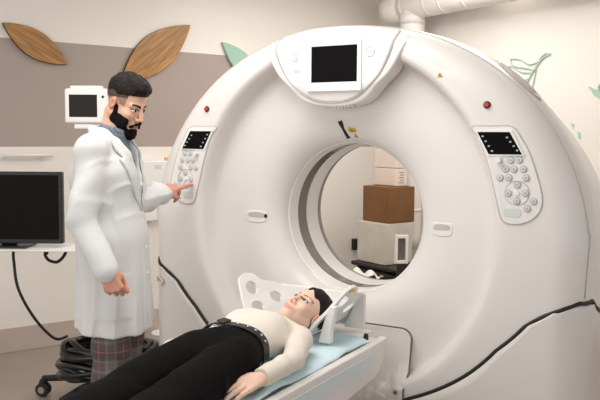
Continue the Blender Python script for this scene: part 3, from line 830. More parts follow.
# crumpled white paper on a low dark crate behind the bore
PC = np.array(at_depth(371, 5.30))
tag(abox('low_crate', PC, .34, .20, .002, .415, DARKC, bev=.02), 'low dark crate behind the bore with crumpled white paper on top', 'crate')
pcn = PC-RD*.15+WD*.09
V = []; F = []; n = 18
for i in range(n+1):
    for j in range(n+1):
        u, v = -1+2*i/n, -1+2*j/n; q = pcn+RD*.12*u+WD*.07*v
        V.append((q[0], q[1], .424+.055*abs(math.sin(2.3*u+1.4*v+.5))*(1-.5*v*v)+.016*math.sin(7*u-4*v)**2))
for i in range(n):
    for j in range(n): a = i*(n+1)+j; F.append((a, a+1, a+n+2, a+n+1))
o = from_data('crumpled_paper', V, F, WHITEL); mod_solid(o, .002, 1); tag(o, 'crumpled white paper on the low dark crate at the lower rim of the bore opening', 'paper')

# ------------------------------------------------------------------ equipment cart with its screens, behind the man
KC = Vector((-1.43, -.166, 0))
cr3, cf3 = Vector((.8668, .4986, 0)), Vector((-.4986, .8668, 0))
cart = thing('equipment_cart', 'wheeled equipment stand with white tray behind the man', 'stand', tuple(KC))
bm = bmesh.new(); bm_cyl(bm, KC+Vector((0, 0, .10)), KC+Vector((0, 0, 1.50)), .024, .022, 20); keep(from_bm('column', bm, PLASTW, smooth=True), cart)
bm = bmesh.new(); bm_cyl(bm, KC+Vector((0, 0, .085)), KC+Vector((0, 0, .14)), .06, .05, 24); hub = keep(mod_bevel(from_bm('hub', bm, BLACKR), .006), cart)
for k in range(5):
    a = 205+72*k; d_ = Vector((math.cos(a*D2R), math.sin(a*D2R), 0)); e = KC+d_*.35
    V, F = tube_data([KC+Vector((0, 0, .115)), KC+d_*.2+Vector((0, 0, .112)), e+Vector((0, 0, .100)), e+Vector((0, 0, .085))], [.024, .02, .017, .012], 10)
    leg = keep(from_data('leg', V, F, BLACKR), cart)
    t_d = Vector((.94, .34, 0)); sd = t_d.cross(Vector((0, 0, 1)))
    for sg in (1, -1):
        bm = bmesh.new(); c_ = e+Vector((0, 0, .0395))+sd*sg*.016
        bm_cyl(bm, c_-sd*.010, c_+sd*.010, .0375, .0375, 28); wv = mod_bevel(from_bm('caster_wheel', bm, BLACKR), .004); wv.parent = leg; wv.matrix_parent_inverse = Matrix.Identity(4)
        bm = bmesh.new(); bm_cyl(bm, c_+sd*sg*.0102-sd*sg*.004, c_+sd*sg*.0125, .021, .019, 20); wc = from_bm('wheel_cap', bm, GREYED, smooth=False); wc.parent = leg
    V, F = tube_data([e+Vector((0, 0, .095)), e+Vector((0, 0, .066))], [.018, .028], 14); hd_ = from_data('caster_hood', V, F, BLACKR); hd_.parent = leg
# tray
TRZ = .872
def obox(name, o0, x0, x1, y0, y1, z0, z1, m, bev=.004):
    bm = bmesh.new(); P = [o0+cr3*x+cf3*y for x, y in ((x0, y0), (x1, y0), (x1, y1), (x0, y1))]
    lo = [bm.verts.new((q.x, q.y, z0)) for q in P]; hi = [bm.verts.new((q.x, q.y, z1)) for q in P]
    bm.faces.new(lo[::-1]); bm.faces.new(hi)
    for i in range(4): bm.faces.new((lo[i], lo[(i+1) % 4], hi[(i+1) % 4], hi[i]))
    return mod_bevel(from_bm(name, bm, m), bev)
keep(obox('tray', KC, -.74, .03, -.32, -.04, TRZ-.007, TRZ, PLASTW), cart)
keep(obox('tray_bracket', KC, -.06, .03, -.06, .03, TRZ-.06, TRZ-.013, PLASTW), cart)
# big black monitor on the tray
mon = thing('monitor', 'large black flat monitor cut by the left picture edge', 'monitor', tuple(KC+cr3*-.44+cf3*-.2+Vector((0, 0, TRZ))))
MX1 = -.145; MX0 = MX1-.60; MZ0, MZ1 = .893, 1.263
keep(obox('monitor_case', KC, MX0, MX1, -.225, -.185, MZ0, MZ1, BEZEL, .006), mon)
keep(obox('monitor_screen', KC, MX0+.018, MX1-.018, -.2262, -.2249, MZ0+.022, MZ1-.016, SCREENB, .0005), mon)
keep(obox('rear_housing', KC, MX0+.15, MX1-.15, -.185, -.15, MZ0+.06, MZ1-.08, BEZEL, .01), mon)
keep(obox('stand_foot', KC, -.56, -.32, -.27, -.10, TRZ+.001, TRZ+.010, BEZEL, .003), mon)
keep(obox('stand_neck', KC, -.48, -.40, -.184, -.16, TRZ+.010, MZ0+.08, BEZEL, .004), mon)
# small white display at the top of the column
sd_ = thing('small_display', 'small white framed display on the stand behind the man head', 'display', tuple(KC+Vector((0, 0, 1.5))))
DX0, DX1, DZ0, DZ1 = -.178, .052, 1.513, 1.700
keep(obox('display_case', KC, DX0, DX1, -.06, -.005, DZ0, DZ1, PLASTW, .014), sd_)
keep(obox('display_hood', KC, DX0+.03, DX1-.03, -.055, -.01, DZ1-.008, DZ1+.014, PLASTW, .007), sd_)
keep(obox('display_screen', KC, DX0+.026, DX1-.055, -.0615, -.059, DZ0+.035, DZ1-.034, mat('grey_dark_screen', (44, 42, 39), .45, spec=.1), .001), sd_)
bm = bmesh.new(); p_ = KC+cr3*(DX1-.024)+Vector((0, 0, 1.655)); bm_cyl(bm, p_+cf3*-.055, p_+cf3*-.062, .007, .007, 14); keep(from_bm('display_knob', bm, BLACKR, smooth=False), sd_)
keep(obox('display_arm', KC, -.13, -.03, -.05, -.015, 1.485, 1.511, PLASTW, .005), sd_)
keep(obox('arm_joint', KC, -.05, .024, -.045, .024, 1.501, 1.512, PLASTW, .003), sd_)
# cables from the monitor
def wpt(x, y, z): return KC+cr3*x+cf3*y+Vector((0, 0, z))
V, F = tube_data(catmull([wpt(-.405, -.215, .856), wpt(-.40, -.225, .80), wpt(-.37, -.25, .66), wpt(-.30, -.22, .50), wpt(-.22, -.16, .38), wpt(-.17, -.10, .375)], 10), .0075, 10)
tag(from_data('monitor_cable', V, F, BLACKR), 'black cable hanging from the monitor down to the hose bundle', 'cable')
lp = thing('looped_cable', 'short black cable looping under the right end of the monitor', 'cable', tuple(wpt(-.2, -.23, .8)))
V, F = tube_data(catmull([wpt(-.235, -.215, .854), wpt(-.235, -.232, .835), wpt(-.215, -.238, .810), wpt(-.175, -.235, .800), wpt(-.145, -.225, .825), wpt(-.135, -.20, .854)], 10), .008, 10)
keep(from_data('cord', V, F, BLACKR), lp)
V, F = tube_data([wpt(-.235, -.215, .856), wpt(-.235, -.222, .838)], [.014, .011], 12); keep(from_data('plug', V, F, BLACKR), lp)
# coiled black hoses
parts = []; rnd = random.Random(3)
for k in range(13):
    a0 = rnd.uniform(0, 6.28); R1 = .235+rnd.uniform(-.03, .02); zz = .165+.013*k; ox, oy = rnd.uniform(-.02, .02), rnd.uniform(-.015, .015); tl = rnd.uniform(-.12, .12)
    pts = [wpt(ox+.035+R1*math.cos(t)*(1+.05*math.sin(3*t+a0)), oy-.05+R1*.75*math.sin(t), zz+tl*R1*math.cos(t+a0)*.8+.012*math.sin(4*t+a0)) for t in np.linspace(0, 2*PI, 40)[:-1]]
    parts.append(tube_data(pts, rnd.choice([.014, .016, .018]), 10, True))
V, F = join_data(parts); tag(from_data('hose_bundle', V, F, mat('black_hose', (24, 22, 22), .3, var=.1, spec=.5)), 'thick bundle of coiled black hoses on the stand base behind the man legs', 'hose bundle')

# ------------------------------------------------------------------ organic surfaces: smooth unions of tapered shapes, meshed with surface nets
def A3(q): return np.asarray(q, np.float32)
def cone(a, b, ra, rb, ax=None, sq=1.0):
    a, b = A3(a), A3(b); ba = b-a; L2 = float(ba@ba)+1e-12
    if ax is not None: ax = A3(ax)/np.linalg.norm(ax)
    def f(P):
        t = np.clip(((P-a)@ba)/L2, 0, 1); q = P-a-t[:, None]*ba
        if ax is not None: q = q+(q@ax)[:, None]*ax*(1/sq-1)
        return np.linalg.norm(q, axis=1)-(ra+(rb-ra)*t)
    return f
def ell(c, r, R=None):
    c, r = A3(c), A3(r); R = None if R is None else np.asarray(R, np.float32)
    def f(P):
        q = P-c
        if R is not None: q = q@R.T
        k0 = np.linalg.norm(q/r, axis=1); k1 = np.linalg.norm(q/(r*r), axis=1)+1e-9
        return k0*(k0-1)/k1
    return f
def plane_(n, d):
    n = A3(n)/np.linalg.norm(n); return lambda P: P@n-d
def smin(a, b, k):
    if k <= 0: return np.minimum(a, b)
    h = np.clip(.5+.5*(b-a)/k, 0, 1); return b+(a-b)*h-k*h*(1-h)
class Solid:
    def __init__(s): s.ops = []
    def add(s, f, k=.01): s.ops.append(('u', f, k)); return s
    def sub(s, f, k=.01): s.ops.append(('s', f, k)); return s
    def cut(s, f, k=.0): s.ops.append(('i', f, k)); return s
    def warp(s, f): s.ops.append(('w', f, 0)); return s
    def __call__(s, P):
        d = None
        for t, f, k in s.ops:
            if t == 'w': d = d+f(P, d).astype(np.float32); continue
            v = f(P).astype(np.float32)
            if d is None: d = v
            elif t == 'u': d = smin(d, v, k)
            elif t == 's': d = -smin(-d, v, k)
            else: d = -smin(-d, -v, k)
        return d
def surface(fn, lo, hi, h):
    lo, hi = A3(lo), A3(hi); n = np.ceil((hi-lo)/h).astype(int)+1
    ax = [lo[i]+h*np.arange(n[i], dtype=np.float32) for i in range(3)]
    G = np.empty(tuple(n), np.float32)
    yz = np.stack(np.meshgrid(ax[1], ax[2], indexing='ij'), -1).reshape(-1, 2)
    step = max(1, int(400000//len(yz)))
    for i in range(0, n[0], step):
        xs = ax[0][i:i+step]
        P = np.concatenate([np.repeat(xs, len(yz))[:, None], np.tile(yz, (len(xs), 1))], 1).astype(np.float32)
        G[i:i+step] = fn(P).reshape(len(xs), n[1], n[2])
    G[[0, -1]] = np.maximum(G[[0, -1]], h*.5); G[:, [0, -1]] = np.maximum(G[:, [0, -1]], h*.5); G[:, :, [0, -1]] = np.maximum(G[:, :, [0, -1]], h*.5)
    ins = G < 0
    c = [s_ for s_ in np.ndindex(2, 2, 2)]
    sh = tuple(k-1 for k in n)
    def sl(o): return tuple(slice(o[i], o[i]+sh[i]) for i in range(3))
    cnt = sum(ins[sl(o)].astype(np.int8) for o in c)
    act = (cnt > 0) & (cnt < 8)
    idx = -np.ones(sh, np.int64); I = np.argwhere(act); idx[act] = np.arange(len(I))
    acc = np.zeros((len(I), 3)); num = np.zeros(len(I))
    edges = [(a, b) for a in c for b in c if sum(abs(a[i]-b[i]) for i in range(3)) == 1 and a < b]
    for a, b in edges:
        va = G[I[:, 0]+a[0], I[:, 1]+a[1], I[:, 2]+a[2]]; vb = G[I[:, 0]+b[0], I[:, 1]+b[1], I[:, 2]+b[2]]
        m = (va < 0) != (vb < 0); t = np.where(m, va/np.where(m, va-vb, 1), 0)
        p = np.array(a)+t[:, None]*(np.array(b)-np.array(a)); acc += p*m[:, None]; num += m
    V = lo+h*(I+acc/num[:, None])
    F = []
    for d in range(3):
        e = [0, 0, 0]; e[d] = 1; o1, o2 = [(1, 2), (2, 0), (0, 1)][d]
        s0 = [slice(1, sh[i]) for i in range(3)]; s0[d] = slice(0, sh[d])
        A = ins[tuple(s0)]; s1 = [slice(1, sh[i]) for i in range(3)]; s1[d] = slice(1, sh[d]+1); B = ins[tuple(s1)]
        J = np.argwhere(A != B)
        base = np.ones(3, int); base[d] = 0; J = J+base
        flip = ins[J[:, 0], J[:, 1], J[:, 2]]
        def g_(du, dv):
            q = J.copy(); q[:, o1] -= du; q[:, o2] -= dv; return idx[q[:, 0], q[:, 1], q[:, 2]]
        q = np.stack([g_(1, 1), g_(0, 1), g_(0, 0), g_(1, 0)], 1)
        q[~flip] = q[~flip][:, ::-1]; F.append(q)
    return V, np.concatenate(F)
def to_mesh(name, parts, mats, parent=None, o=None):
    # parts: list of (V, F, material index per face or int)
    V = np.concatenate([p[0] for p in parts]); F = []; MI = []; off = 0
    for v, f, mi in parts:
        F.append(np.asarray(f)+off); off += len(v)
        MI.append(np.full(len(f), mi) if np.isscalar(mi) else mi)
    F = np.concatenate(F); MI = np.concatenate(MI)
    me = bpy.data.meshes.new(name); me.from_pydata(V.tolist(), [], F.tolist())
    ob = link(name, me, mats, parent)
    me.polygons.foreach_set('material_index', MI.astype(np.int32)); me.update()
    return ob
def relax(ob, it=3, f=.5):
    m = ob.modifiers.new('smooth', 'SMOOTH'); m.iterations = it; m.factor = f; return ob
def xf(V, o, X, Y, Z): return A3(o)+V[:, :1]*A3(X)+V[:, 1:2]*A3(Y)+V[:, 2:3]*A3(Z)
def inv(P, o, X, Y, Z):
    q = np.asarray(P, float)-np.asarray(o, float); return np.array([q@np.asarray(X), q@np.asarray(Y), q@np.asarray(Z)])
def unit(v): v = np.asarray(v, float); return v/np.linalg.norm(v)

# ---- head in its own frame: x face forward, y own left, z crown; origin between the ears at eye height
def head_solid(male, neck_to, neck_r):
    s = Solid(); w = 1.0 if male else .93
    s.add(ell((-.016, 0, .040), (.098, .076*w, .084)))
    s.add(ell((.028, 0, -.025), (.064, .060*w, .088)), .03)
    for y in (1, -1):
        s.add(cone((-.008, y*.052*w, -.052), (.066, y*.012, -.103), .026 if male else .022, .018), .025)
        s.add(ell((.060, y*.042*w, -.030), (.026, .024, .022)), .02)
        s.add(cone((.080, y*.012, .017), (.070, y*.048*w, .018), .012 if male else .010, .009), .014)
    s.add(ell((.076, 0, -.104), (.020, .022, .018)), .02)
    s.add(ell((.078, 0, -.073), (.020, .028, .024)), .018)
    for y in (1, -1): s.sub(ell((.094, y*.032*w, -.002), (.020, .019, .013)), .012)
    for y in (1, -1):
        s.add(ell((.0735, y*.031*w, -.002), (.0165, .0165, .0135)), .003)      # lids over the eyeball
    nl = 1.0 if male else .86
    s.add(cone((.088, 0, .010), (.088+.026*nl, 0, -.034), .0075, .0098*nl+.0005), .010)
    for y in (1, -1): s.add(ell((.100, y*.0125, -.040), (.011, .0078, .0075)), .006)
    for y in (1, -1): s.sub(ell((.108, y*.0065, -.0475), (.006, .0035, .004)), .002)
    s.add(cone((.0955, -.019, -.0695), (.0955, .019, -.0695), .0052, .0052), .006).add(ell((.0985, 0, -.0685), (.007, .017, .0055)), .004)
    s.add(ell((.0965, 0, -.0805), (.0075, .018, .0065)), .005)
    s.sub(cone((.1045, -.019, -.0745), (.1045, .019, -.0745), .0016, .0016), .002)
    for y in (1, -1):
        s.add(ell((-.012, y*.079*w, -.010), (.017, .0070, .029), [[math.cos(.25), 0, -math.sin(.25)], [0, 1, 0], [math.sin(.25), 0, math.cos(.25)]]), .006)
        s.sub(ell((-.009, y*.087*w, -.007), (.009, .0065, .017)), .003)
    s.add(cone((-.028, 0, -.065), neck_to, neck_r, neck_r*1.03), .025)
    return s
def face_paint(V, F, male):
    c = V[F].mean(1); x, y, z = c[:, 0], np.abs(c[:, 1]), c[:, 2]
    mi = np.zeros(len(F), np.int32)
    w = 1.0 if male else .93
    mi[(x > .09) & (np.hypot(y/.021, (z+.0745)/.0125) < 1)] = 1                          # lips
    t = (y-.010)/.044
    zb_ = .0185+.006*np.sin(np.clip(t, 0, 1)*PI*.75)
    mi[(x > .05) & (t > 0) & (t < 1) & (np.abs(z-zb_) < (.0058 if male else .0026)*(1.15-t*.6))] = 2     # brows
    mi[(np.hypot((x+.012)/.02, (z+.01)/.034) < 1) & (y > .074*w)] = 6 if male else 5
    e = np.hypot((y-.031*w)/.0165, (z+.0005)/(.0062 if male else .0072))
    mi[(x > .07) & (e < 1)] = 3
    mi[(x > .07) & (e < .93) & (np.hypot(y-.031*w, z+.0005) < (.0068 if male else .0082))] = 4
    mi[(x > .07) & (e >= .93) & (e < 1.35) & (z > -.0005)] = 2                                 # lash line
    return mi
# ---- hand in its own frame: x fingers forward, y towards the thumb side, z back of the hand; origin at the wrist
def hand_solid(curls, thumb, spread=.012, scale=1.0, wrist_r=(.027, .75), fore=.05):
    s = Solid(); k = scale
    s.add(cone((-fore*k, 0, 0), (.012*k, 0, 0), .027*k, .025*k, (0, 0, 1), .78))
    lens = [(.044, .027, .021), (.048, .030, .022), (.044, .028, .021), (.034, .021, .019)]
    ys = [.030, .010, -.010, -.029]; mx = [.090, .094, .089, .080]
    for i in range(4):
        s.add(cone((.010*k, ys[i]*.55*k, 0), (mx[i]*k, ys[i]*k, .003*k), .0125*k, .0105*k, (0, 0, 1), .95), .010)
    s.add(cone((.020*k, .018*k, -.008*k), (.052*k, .030*k, -.010*k), .016*k, .013*k), .012)
    tips = []
    for i in range(4):
        p = np.array([mx[i], ys[i], .002])*k; ang = 0; az = (ys[i]/.030)*spread*8
        rads = [.0098, .0088, .0080, .0068]
        if i == 3: rads = [q*.88 for q in rads]
        for j in range(3):
            ang += curls[i][j]*D2R
            d = np.array([math.cos(ang), math.sin(az)*max(math.cos(ang), .2), -math.sin(ang)])
            q = p+unit(d)*lens[i][j]*k
            s.add(cone(p, q, rads[j]*k, rads[j+1]*k), .0035); p = q
        tips.append((p, unit(d)))
    t0 = np.array([.022, .026, -.006])*k
    tp = [np.array(q)*k for q in thumb]
    s.add(cone(t0, tp[0], .0145*k, .0115*k), .010).add(cone(tp[0], tp[1], .0110*k, .0098*k), .004).add(cone(tp[1], tp[2], .0098*k, .0078*k), .004)
    return s, tips
def hand_mesh(curls, thumb, o, X, Y, Z, h=.0022, **kw):
    s, tips = hand_solid(curls, thumb, **kw); V, F = surface(s, (-.075, -.075, -.11), (.215, .10, .055), h)
    det = np.linalg.det(np.array([X, Y, Z]))
    if det < 0: F = F[:, ::-1]
    return xf(V, o, X, Y, Z).astype(float), F, tips

# ------------------------------------------------------------------ the standing man
MO = np.array([-.742, -.792, 0.0])
def dirxy(a): return np.array([math.cos(a*D2R), math.sin(a*D2R), 0])
MF = dirxy(24); MLt = dirxy(114); MU = np.array([0, 0, 1.0])
def ML(f, l, u): return MO+MF*f+MLt*l+MU*u
def mloc(P): return inv(P, MO, MF, MLt, MU)
MAN = thing('person', 'standing bearded man in a white lab coat pressing a scanner button', 'person', tuple(MO))
HP = 27*D2R
HX = dirxy(4)*math.cos(HP)-MU*math.sin(HP); HY = dirxy(94); HZ = np.cross(HX, HY); HS = .90
MH = ML(.058, .0, 1.588)
# body core, hidden under the clothes except neck and hands
TIP = np.array([-.806, -.232, 1.224]); ELB = ML(.02, .205, 1.14)
hd = unit(TIP-ELB); WRL = TIP-hd*.178; wl_loc = mloc(WRL); el_loc = mloc(ELB)
core = Solid()
core.add(ell((-.02, 0, 1.22), (.095, .155, .20))).add(ell((.01, 0, .98), (.09, .14, .16)), .05)
core.add(cone((-.02, -.10, 1.40), (-.02, .10, 1.40), .05, .05), .04).add(cone((-.015, 0, 1.40), (.02, 0, 1.50), .055, .052), .03)
RS, RE, RW = (-.025, -.175, 1.385), (-.050, -.228, 1.12), (.050, -.250, .925)
LS = (-.03, .180, 1.385)
for a, b, c_ in ((RS, RE, RW), (LS, el_loc, wl_loc)):
    core.add(cone(a, b, .045, .038), .02).add(cone(b, c_, .038, .028), .01)
for y in (1, -1):
    core.add(cone((.01, y*.08, .90), (.0, y*.09, .50), .075, .058), .03).add(cone((.0, y*.09, .50), (-.01, y*.095, .09), .058, .045), .01)
    core.add(cone((-.03, y*.095, .06), (.09, y*.105, .04), .04, .03), .02)
V, F = surface(core, (-.3, -.45, 0), (.6, .75, 1.6), .011)
parts = [(xf(V, MO, MF, MLt, MU).astype(float), F, 0)]
nk = inv(ML(-.012, 0, 1.42), MH, HX, HY, HZ)/HS
s = head_solid(True, nk, .058); V, F = surface(s, (-.16, -.11, -.28), (.15, .11, .15), .0026)
mi = face_paint(V, F, True); c = V[F].mean(1)
fade = (np.abs(c[:, 1]) > .05) & (c[:, 0] < .045) & (c[:, 0] > -.2) & (c[:, 2] > .0) & (np.hypot(c[:, 0]+.012, c[:, 2]+.01) > .03)
fade |= (c[:, 0] < -.055) & (c[:, 2] > -.03)
mi[fade & (mi == 0)] = 5
mi[(c[:, 2] > .026+.34*c[:, 0]) & (c[:, 0] < .05) & (mi == 5)] = 7
parts.append((xf(V*HS, MH, HX, HY, HZ).astype(float), F, mi))
# pointing left hand
hz = unit(np.array([0, 0, 1.0])-hd*hd[2]); hy = np.cross(hd, hz)           # thumb side faces the camera side
tw = -18*D2R; hz2 = hz*math.cos(tw)-hy*math.sin(tw); hy2 = hy*math.cos(tw)+hz*math.sin(tw)
V, F, tips = hand_mesh([(-4, 6, 4), (52, 62, 40), (62, 70, 45), (66, 72, 45)], [(.052, .040, -.024), (.082, .036, -.040), (.104, .026, -.050)], WRL, hd, hy2, hz2)
parts.append((V, F, 6))
# relaxed right hand beside the coat
rx = unit(MF*.42+MU*-.90+MLt*.02); rz = unit(-MLt+MF*.15); rz = unit(rz-rx*(rz@rx)); ry = np.cross(rx, rz); ry = ry if ry@MF > 0 else -ry
V, F, tips = hand_mesh([(50, 62, 40), (56, 66, 45), (60, 66, 45), (62, 66, 45)], [(.050, .040, -.018), (.075, .036, -.034), (.092, .026, -.044)], ML(*RW), rx, ry, rz)
parts.append((V, F, 6))
mb = to_mesh('body', parts, [SKIN, LIPSM, BROW, EYEW, IRIS, STUB, SKINR, FADE]); keep(mb, MAN)
# hair and beard
s = Solid().add(ell((-.014, 0, .056), (.100, .0785, .084))).add(ell((.058, 0, .098), (.038, .050, .026)), .02).add(ell((.015, 0, .118), (.065, .052, .024)), .02)
s.warp(lambda P, d: .0018*np.sin(P[:, 1]*190+P[:, 0]*60+np.sin(P[:, 0]*70)*1.5))
s.cut(lambda P: .040+.34*P[:, 0]-P[:, 2], .003)
V, F = surface(s, (-.14, -.11, -.05), (.14, .11, .16), .003)
keep(to_mesh('hair', [(xf(V*HS, MH, HX, HY, HZ).astype(float), F, 0)], [HAIR]), MAN)
s = Solid().add(ell((.080, 0, -.122), (.030, .034, .030)))
for y in (1, -1):
    s.add(cone((.006, y*.066, -.018), (.012, y*.059, -.072), .010, .018), .01)
    s.add(cone((.012, y*.055, -.075), (.072, y*.020, -.116), .022, .024), .015)
    s.add(ell((.042, y*.050, -.068), (.044, .021, .036)), .012)
    s.add(cone((.1055, y*.004, -.0605), (.094, y*.030, -.080), .0062, .0075), .006)
s.add(ell((.092, 0, -.096), (.016, .024, .012)), .006)
s.sub(ell((.112, 0, -.0750), (.022, .019, .0085)), .004)
s.warp(lambda P, d: .0014*np.sin(P[:, 1]*260+P[:, 0]*90)*np.sin(P[:, 2]*200))
V, F = surface(s, (-.06, -.11, -.18), (.15, .11, .02), .0028)
keep(to_mesh('beard', [(xf(V*HS, MH, HX, HY, HZ).astype(float), F, 0)], [BEARD]), MAN)
# roll-neck jumper
s = Solid().add(ell((-.022, 0, 1.24), (.118, .175, .22))).add(cone((-.02, 0, 1.37), (.012, 0, 1.475), .070, .064), .03).add(cone((.008, 0, 1.463), (.014, 0, 1.482), .068, .067), .004)
s.cut(lambda P: P[:, 2]-(1.492+.45*(P[:, 0]-.0)*-.6), .006)
V, F = surface(s, (-.2, -.25, 1.0), (.2, .25, 1.56), .006)
keep(to_mesh('roll_neck_jumper', [(xf(V, MO, MF, MLt, MU).astype(float), F, 0)], [TURTLE]), MAN)
# lab coat
s = Solid()
s.add(ell((-.030, 0, 1.27), (.138, .195, .20))).add(ell((-.014, 0, 1.06), (.130, .180, .24)), .06)
s.add(cone((-.003, 0, 1.0), (.000, 0, .62), .160, .182, (1, 0, 0), .88), .06)
for y in (1, -1): s.add(cone((-.028, y*.06, 1.435), (-.030, y*.165, 1.395), .050, .062), .03)
s.add(cone(RS, RE, .061, .058), .03).add(cone(RE, RW, .057, .052), .012)
s.add(cone(LS, el_loc, .066, .058), .03).add(cone(el_loc, tuple(np.array(el_loc)+(np.array(wl_loc)-np.array(el_loc))*.93), .056, .050), .012)
# collar and lapels
for y in (1, -1):
    s.add(cone((-.085, 0, 1.468), (-.01, y*.078, 1.455), .022, .021), .01)
    s.add(cone((-.01, y*.080, 1.452), (.070, y*.066, 1.375), .021, .022), .008)
def vcut(P):
    f, l, u = P[:, 0], np.abs(P[:, 1]), P[:, 2]
    return np.maximum(l-np.clip((u-1.13)*.22, 0, .062), .005-f)
s.sub(vcut, .006)
s.sub(cone((-.02, 0, 1.36), (.018, 0, 1.54), .064, .068), .008)
for y in (1, -1):
    s.add(cone((.112, y*.022, 1.15), (.080, y*.072, 1.37), .013, .026, (1, .3*y, .2), .42), .004)
def coat_folds(P, d):
    f, l, u = P[:, 0], P[:, 1], P[:, 2]
    a = np.arctan2(l, f-.02); k = np.clip((1.02-u)/.4, 0, 1)
    core_ = np.hypot(f/.8, l) < .215
    rg = lambda q: (1-np.abs(np.sin(q)))**3
    w_ = k*.010*np.sin(9*a+2.2*np.sin(3*u)+4*u)*core_
    sl_ = np.clip((-l-.14)/.04, 0, 1)*np.clip((1.36-u)/.06, 0, 1)
    w_ -= .0075*rg(17*u+9*f+1.5*np.sin(12*f+9*u))*sl_*np.exp(-((u-1.10)/.13)**2)
    w_ -= .010*rg(24*u-20*f+6*l+.8)*np.exp(-((u-1.24)/.12)**2)*(f > -.12)*(1-sl_)
    w_ -= .009*rg(6*a+3*u+1.2*np.sin(5*u))*core_*np.clip((1.08-u)/.2, 0, 1)
    w_ -= .006*rg(30*(.25*f+l)+6*u)*np.clip((l-.21)/.04, 0, 1)
    w_ += .005*np.sin(34*u+16*f-9*l)*np.exp(-((u-1.12)/.10)**2)*(l < -.15)
    w_ += .007*np.sin(26*u-30*f+12*l)*np.exp(-((u-1.30)/.12)**2)
    w_ += .003*np.sin(52*(f*.3+l*.9)+8*u)*(l > .2)
    pocket = (l < 0) & (f > -.02) & (f < .115) & (u > .70) & (u < .885)
    w_ -= .003*pocket
    w_ += .0035*((np.abs(l-.012) < .004) & (f > .05) & (u < 1.13))
    return w_
s.warp(coat_folds)
s.sub(cone((.002, 0, .52), (.0, 0, .72), .185, .10, (1, 0, 0), .74), .01)
s.sub(lambda P: np.maximum(np.abs(P[:, 1]-.02)-np.clip((.86-P[:, 2])*.07, -1, .03), .06-P[:, 0]), .006)
s.cut(lambda P: .640+.015*np.sin(P[:, 1]*9)-.05*P[:, 0]-P[:, 2], .004)
V, F = surface(s, (-.26, -.36, .54), (.34, .62, 1.54), .0062)
coat = keep(to_mesh('lab_coat', [(xf(V, MO, MF, MLt, MU).astype(float), F, 0)], [COAT]), MAN); relax(coat, 1)
COATF = s
def coat_front(l, u):
    f_ = np.arange(.24, -.2, -.002); d_ = COATF(np.stack([f_, np.full_like(f_, l), np.full_like(f_, u)], 1).astype(np.float32))
    k_ = np.argmax(d_ < 0); return f_[k_] if d_[k_] < 0 else -.03
for sg in (1, -1):
    U_ = [1.135, 1.18, 1.22, 1.26, 1.30, 1.335, 1.345, 1.35, 1.38, 1.41, 1.435]
    Wd = [.003, .030, .046, .058, .066, .070, .066, .046, .056, .050, .030]
    V = []; F = []; n_ = 7
    for u_, w_ in zip(U_, Wd):
        li = min(max((u_-1.13)*.22, 0), .062)+.004
        for k in range(n_+1):
            l_ = sg*(li+w_*k/n_); V.append(ML(coat_front(l_, u_-.0*k)+.007-.004*(k == n_), l_, u_+.012*k/n_))
    for i in range(len(U_)-1):
        for k in range(n_): a = i*(n_+1)+k; F.append((a, a+1, a+n_+2, a+n_+1))
    lp_ = keep(from_data('lapel', V, F, COAT), MAN); mod_solid(lp_, .006, 0)
for u_ in (1.09, .98, .87):
    bm = bmesh.new(); fx = coat_front(-.006, u_)+.003
    bm_cyl(bm, tuple(ML(fx-.005, -.012, u_)), tuple(ML(fx+.001, -.012, u_)), .007, .006, 14); bo = keep(from_bm('coat_button', bm, PLASTW, smooth=True), MAN)
# trousers and shoes
s = Solid()
for y in (1, -1): s.add(cone((.01, y*.080, .86), (.012, y*.084, .56), .080, .078), .02).add(cone((.012, y*.084, .56), (-.004, y*.094, .035), .078, .082), .02)
s.warp(lambda P, d: .0035*np.sin(40*P[:, 2]+20*P[:, 1]+12*P[:, 0])*np.sin(9*P[:, 2]))
V, F = surface(s, (-.15, -.22, .02), (.15, .22, .97), .008)
keep(to_mesh('plaid_trousers', [(xf(V, MO, MF, MLt, MU).astype(float), F, 0)], [PLAID]), MAN)
for y in (1, -1):
    s = Solid().add(cone((-.06, y*.098, .05), (.13, y*.112, .038), .048, .042)).add(cone((.0, y*.10, .06), (.02, y*.10, .09), .05, .045), .02).cut(lambda P: .002-P[:, 2], .004)
    V, F = surface(s, (-.13, min(y*.02, y*.2), 0), (.2, max(y*.02, y*.2), .16), .006)
    keep(to_mesh('shoe', [(xf(V, MO, MF, MLt, MU).astype(float), F, 0)], [SHOE]), MAN)

# ------------------------------------------------------------------ the woman lying on the table
WOM = thing('person', 'woman in a cream jumper and black trousers lying on the scanner table', 'person', (.03, -1.2, .65))
rh = np.array([.867, .4986, 0]); fh = np.array([-.4986, .867, 0])
WZ = unit(rh*.70+fh*.47+MU*.53); WX = unit(rh*-.40+fh*-.55+MU*.75); WX = unit(WX-WZ*(WX@WZ)); WY = np.cross(WZ, WX)
WH = np.array([.096, -.612, .766]); WS = .86; BS = .82; BO = np.array([.04, -.55, .645])
def sb(V): return BO+(np.asarray(V, float)-BO)*BS
def usb(q): return BO+(np.asarray(q, float)-BO)/BS
s = head_solid(False, inv(sb((.038, -.82, .728)), WH, WX, WY, WZ)/WS, .047); V, F = surface(s, (-.20, -.13, -.28), (.15, .13, .15), .0026)
mi = face_paint(V, F, False); parts = [(xf(V*WS, WH, WX, WY, WZ).astype(float), F, mi)]
core = Solid().add(ell((.03, -.95, .730), (.13, .20, .072))).add(ell((.03, -1.22, .730), (.15, .16, .078)), .05)
LS_, LE_, LW_ = (.205, -.845, .712), (.296, -1.06, .690), (.306, -1.335, .688)
RS_, RE_, RW_ = (-.145, -.845, .712), (-.225, -1.06, .692), (-.20, -1.275, .712)
core.add(cone((-.12, -.845, .72), (.18, -.845, .72), .045, .045), .03)
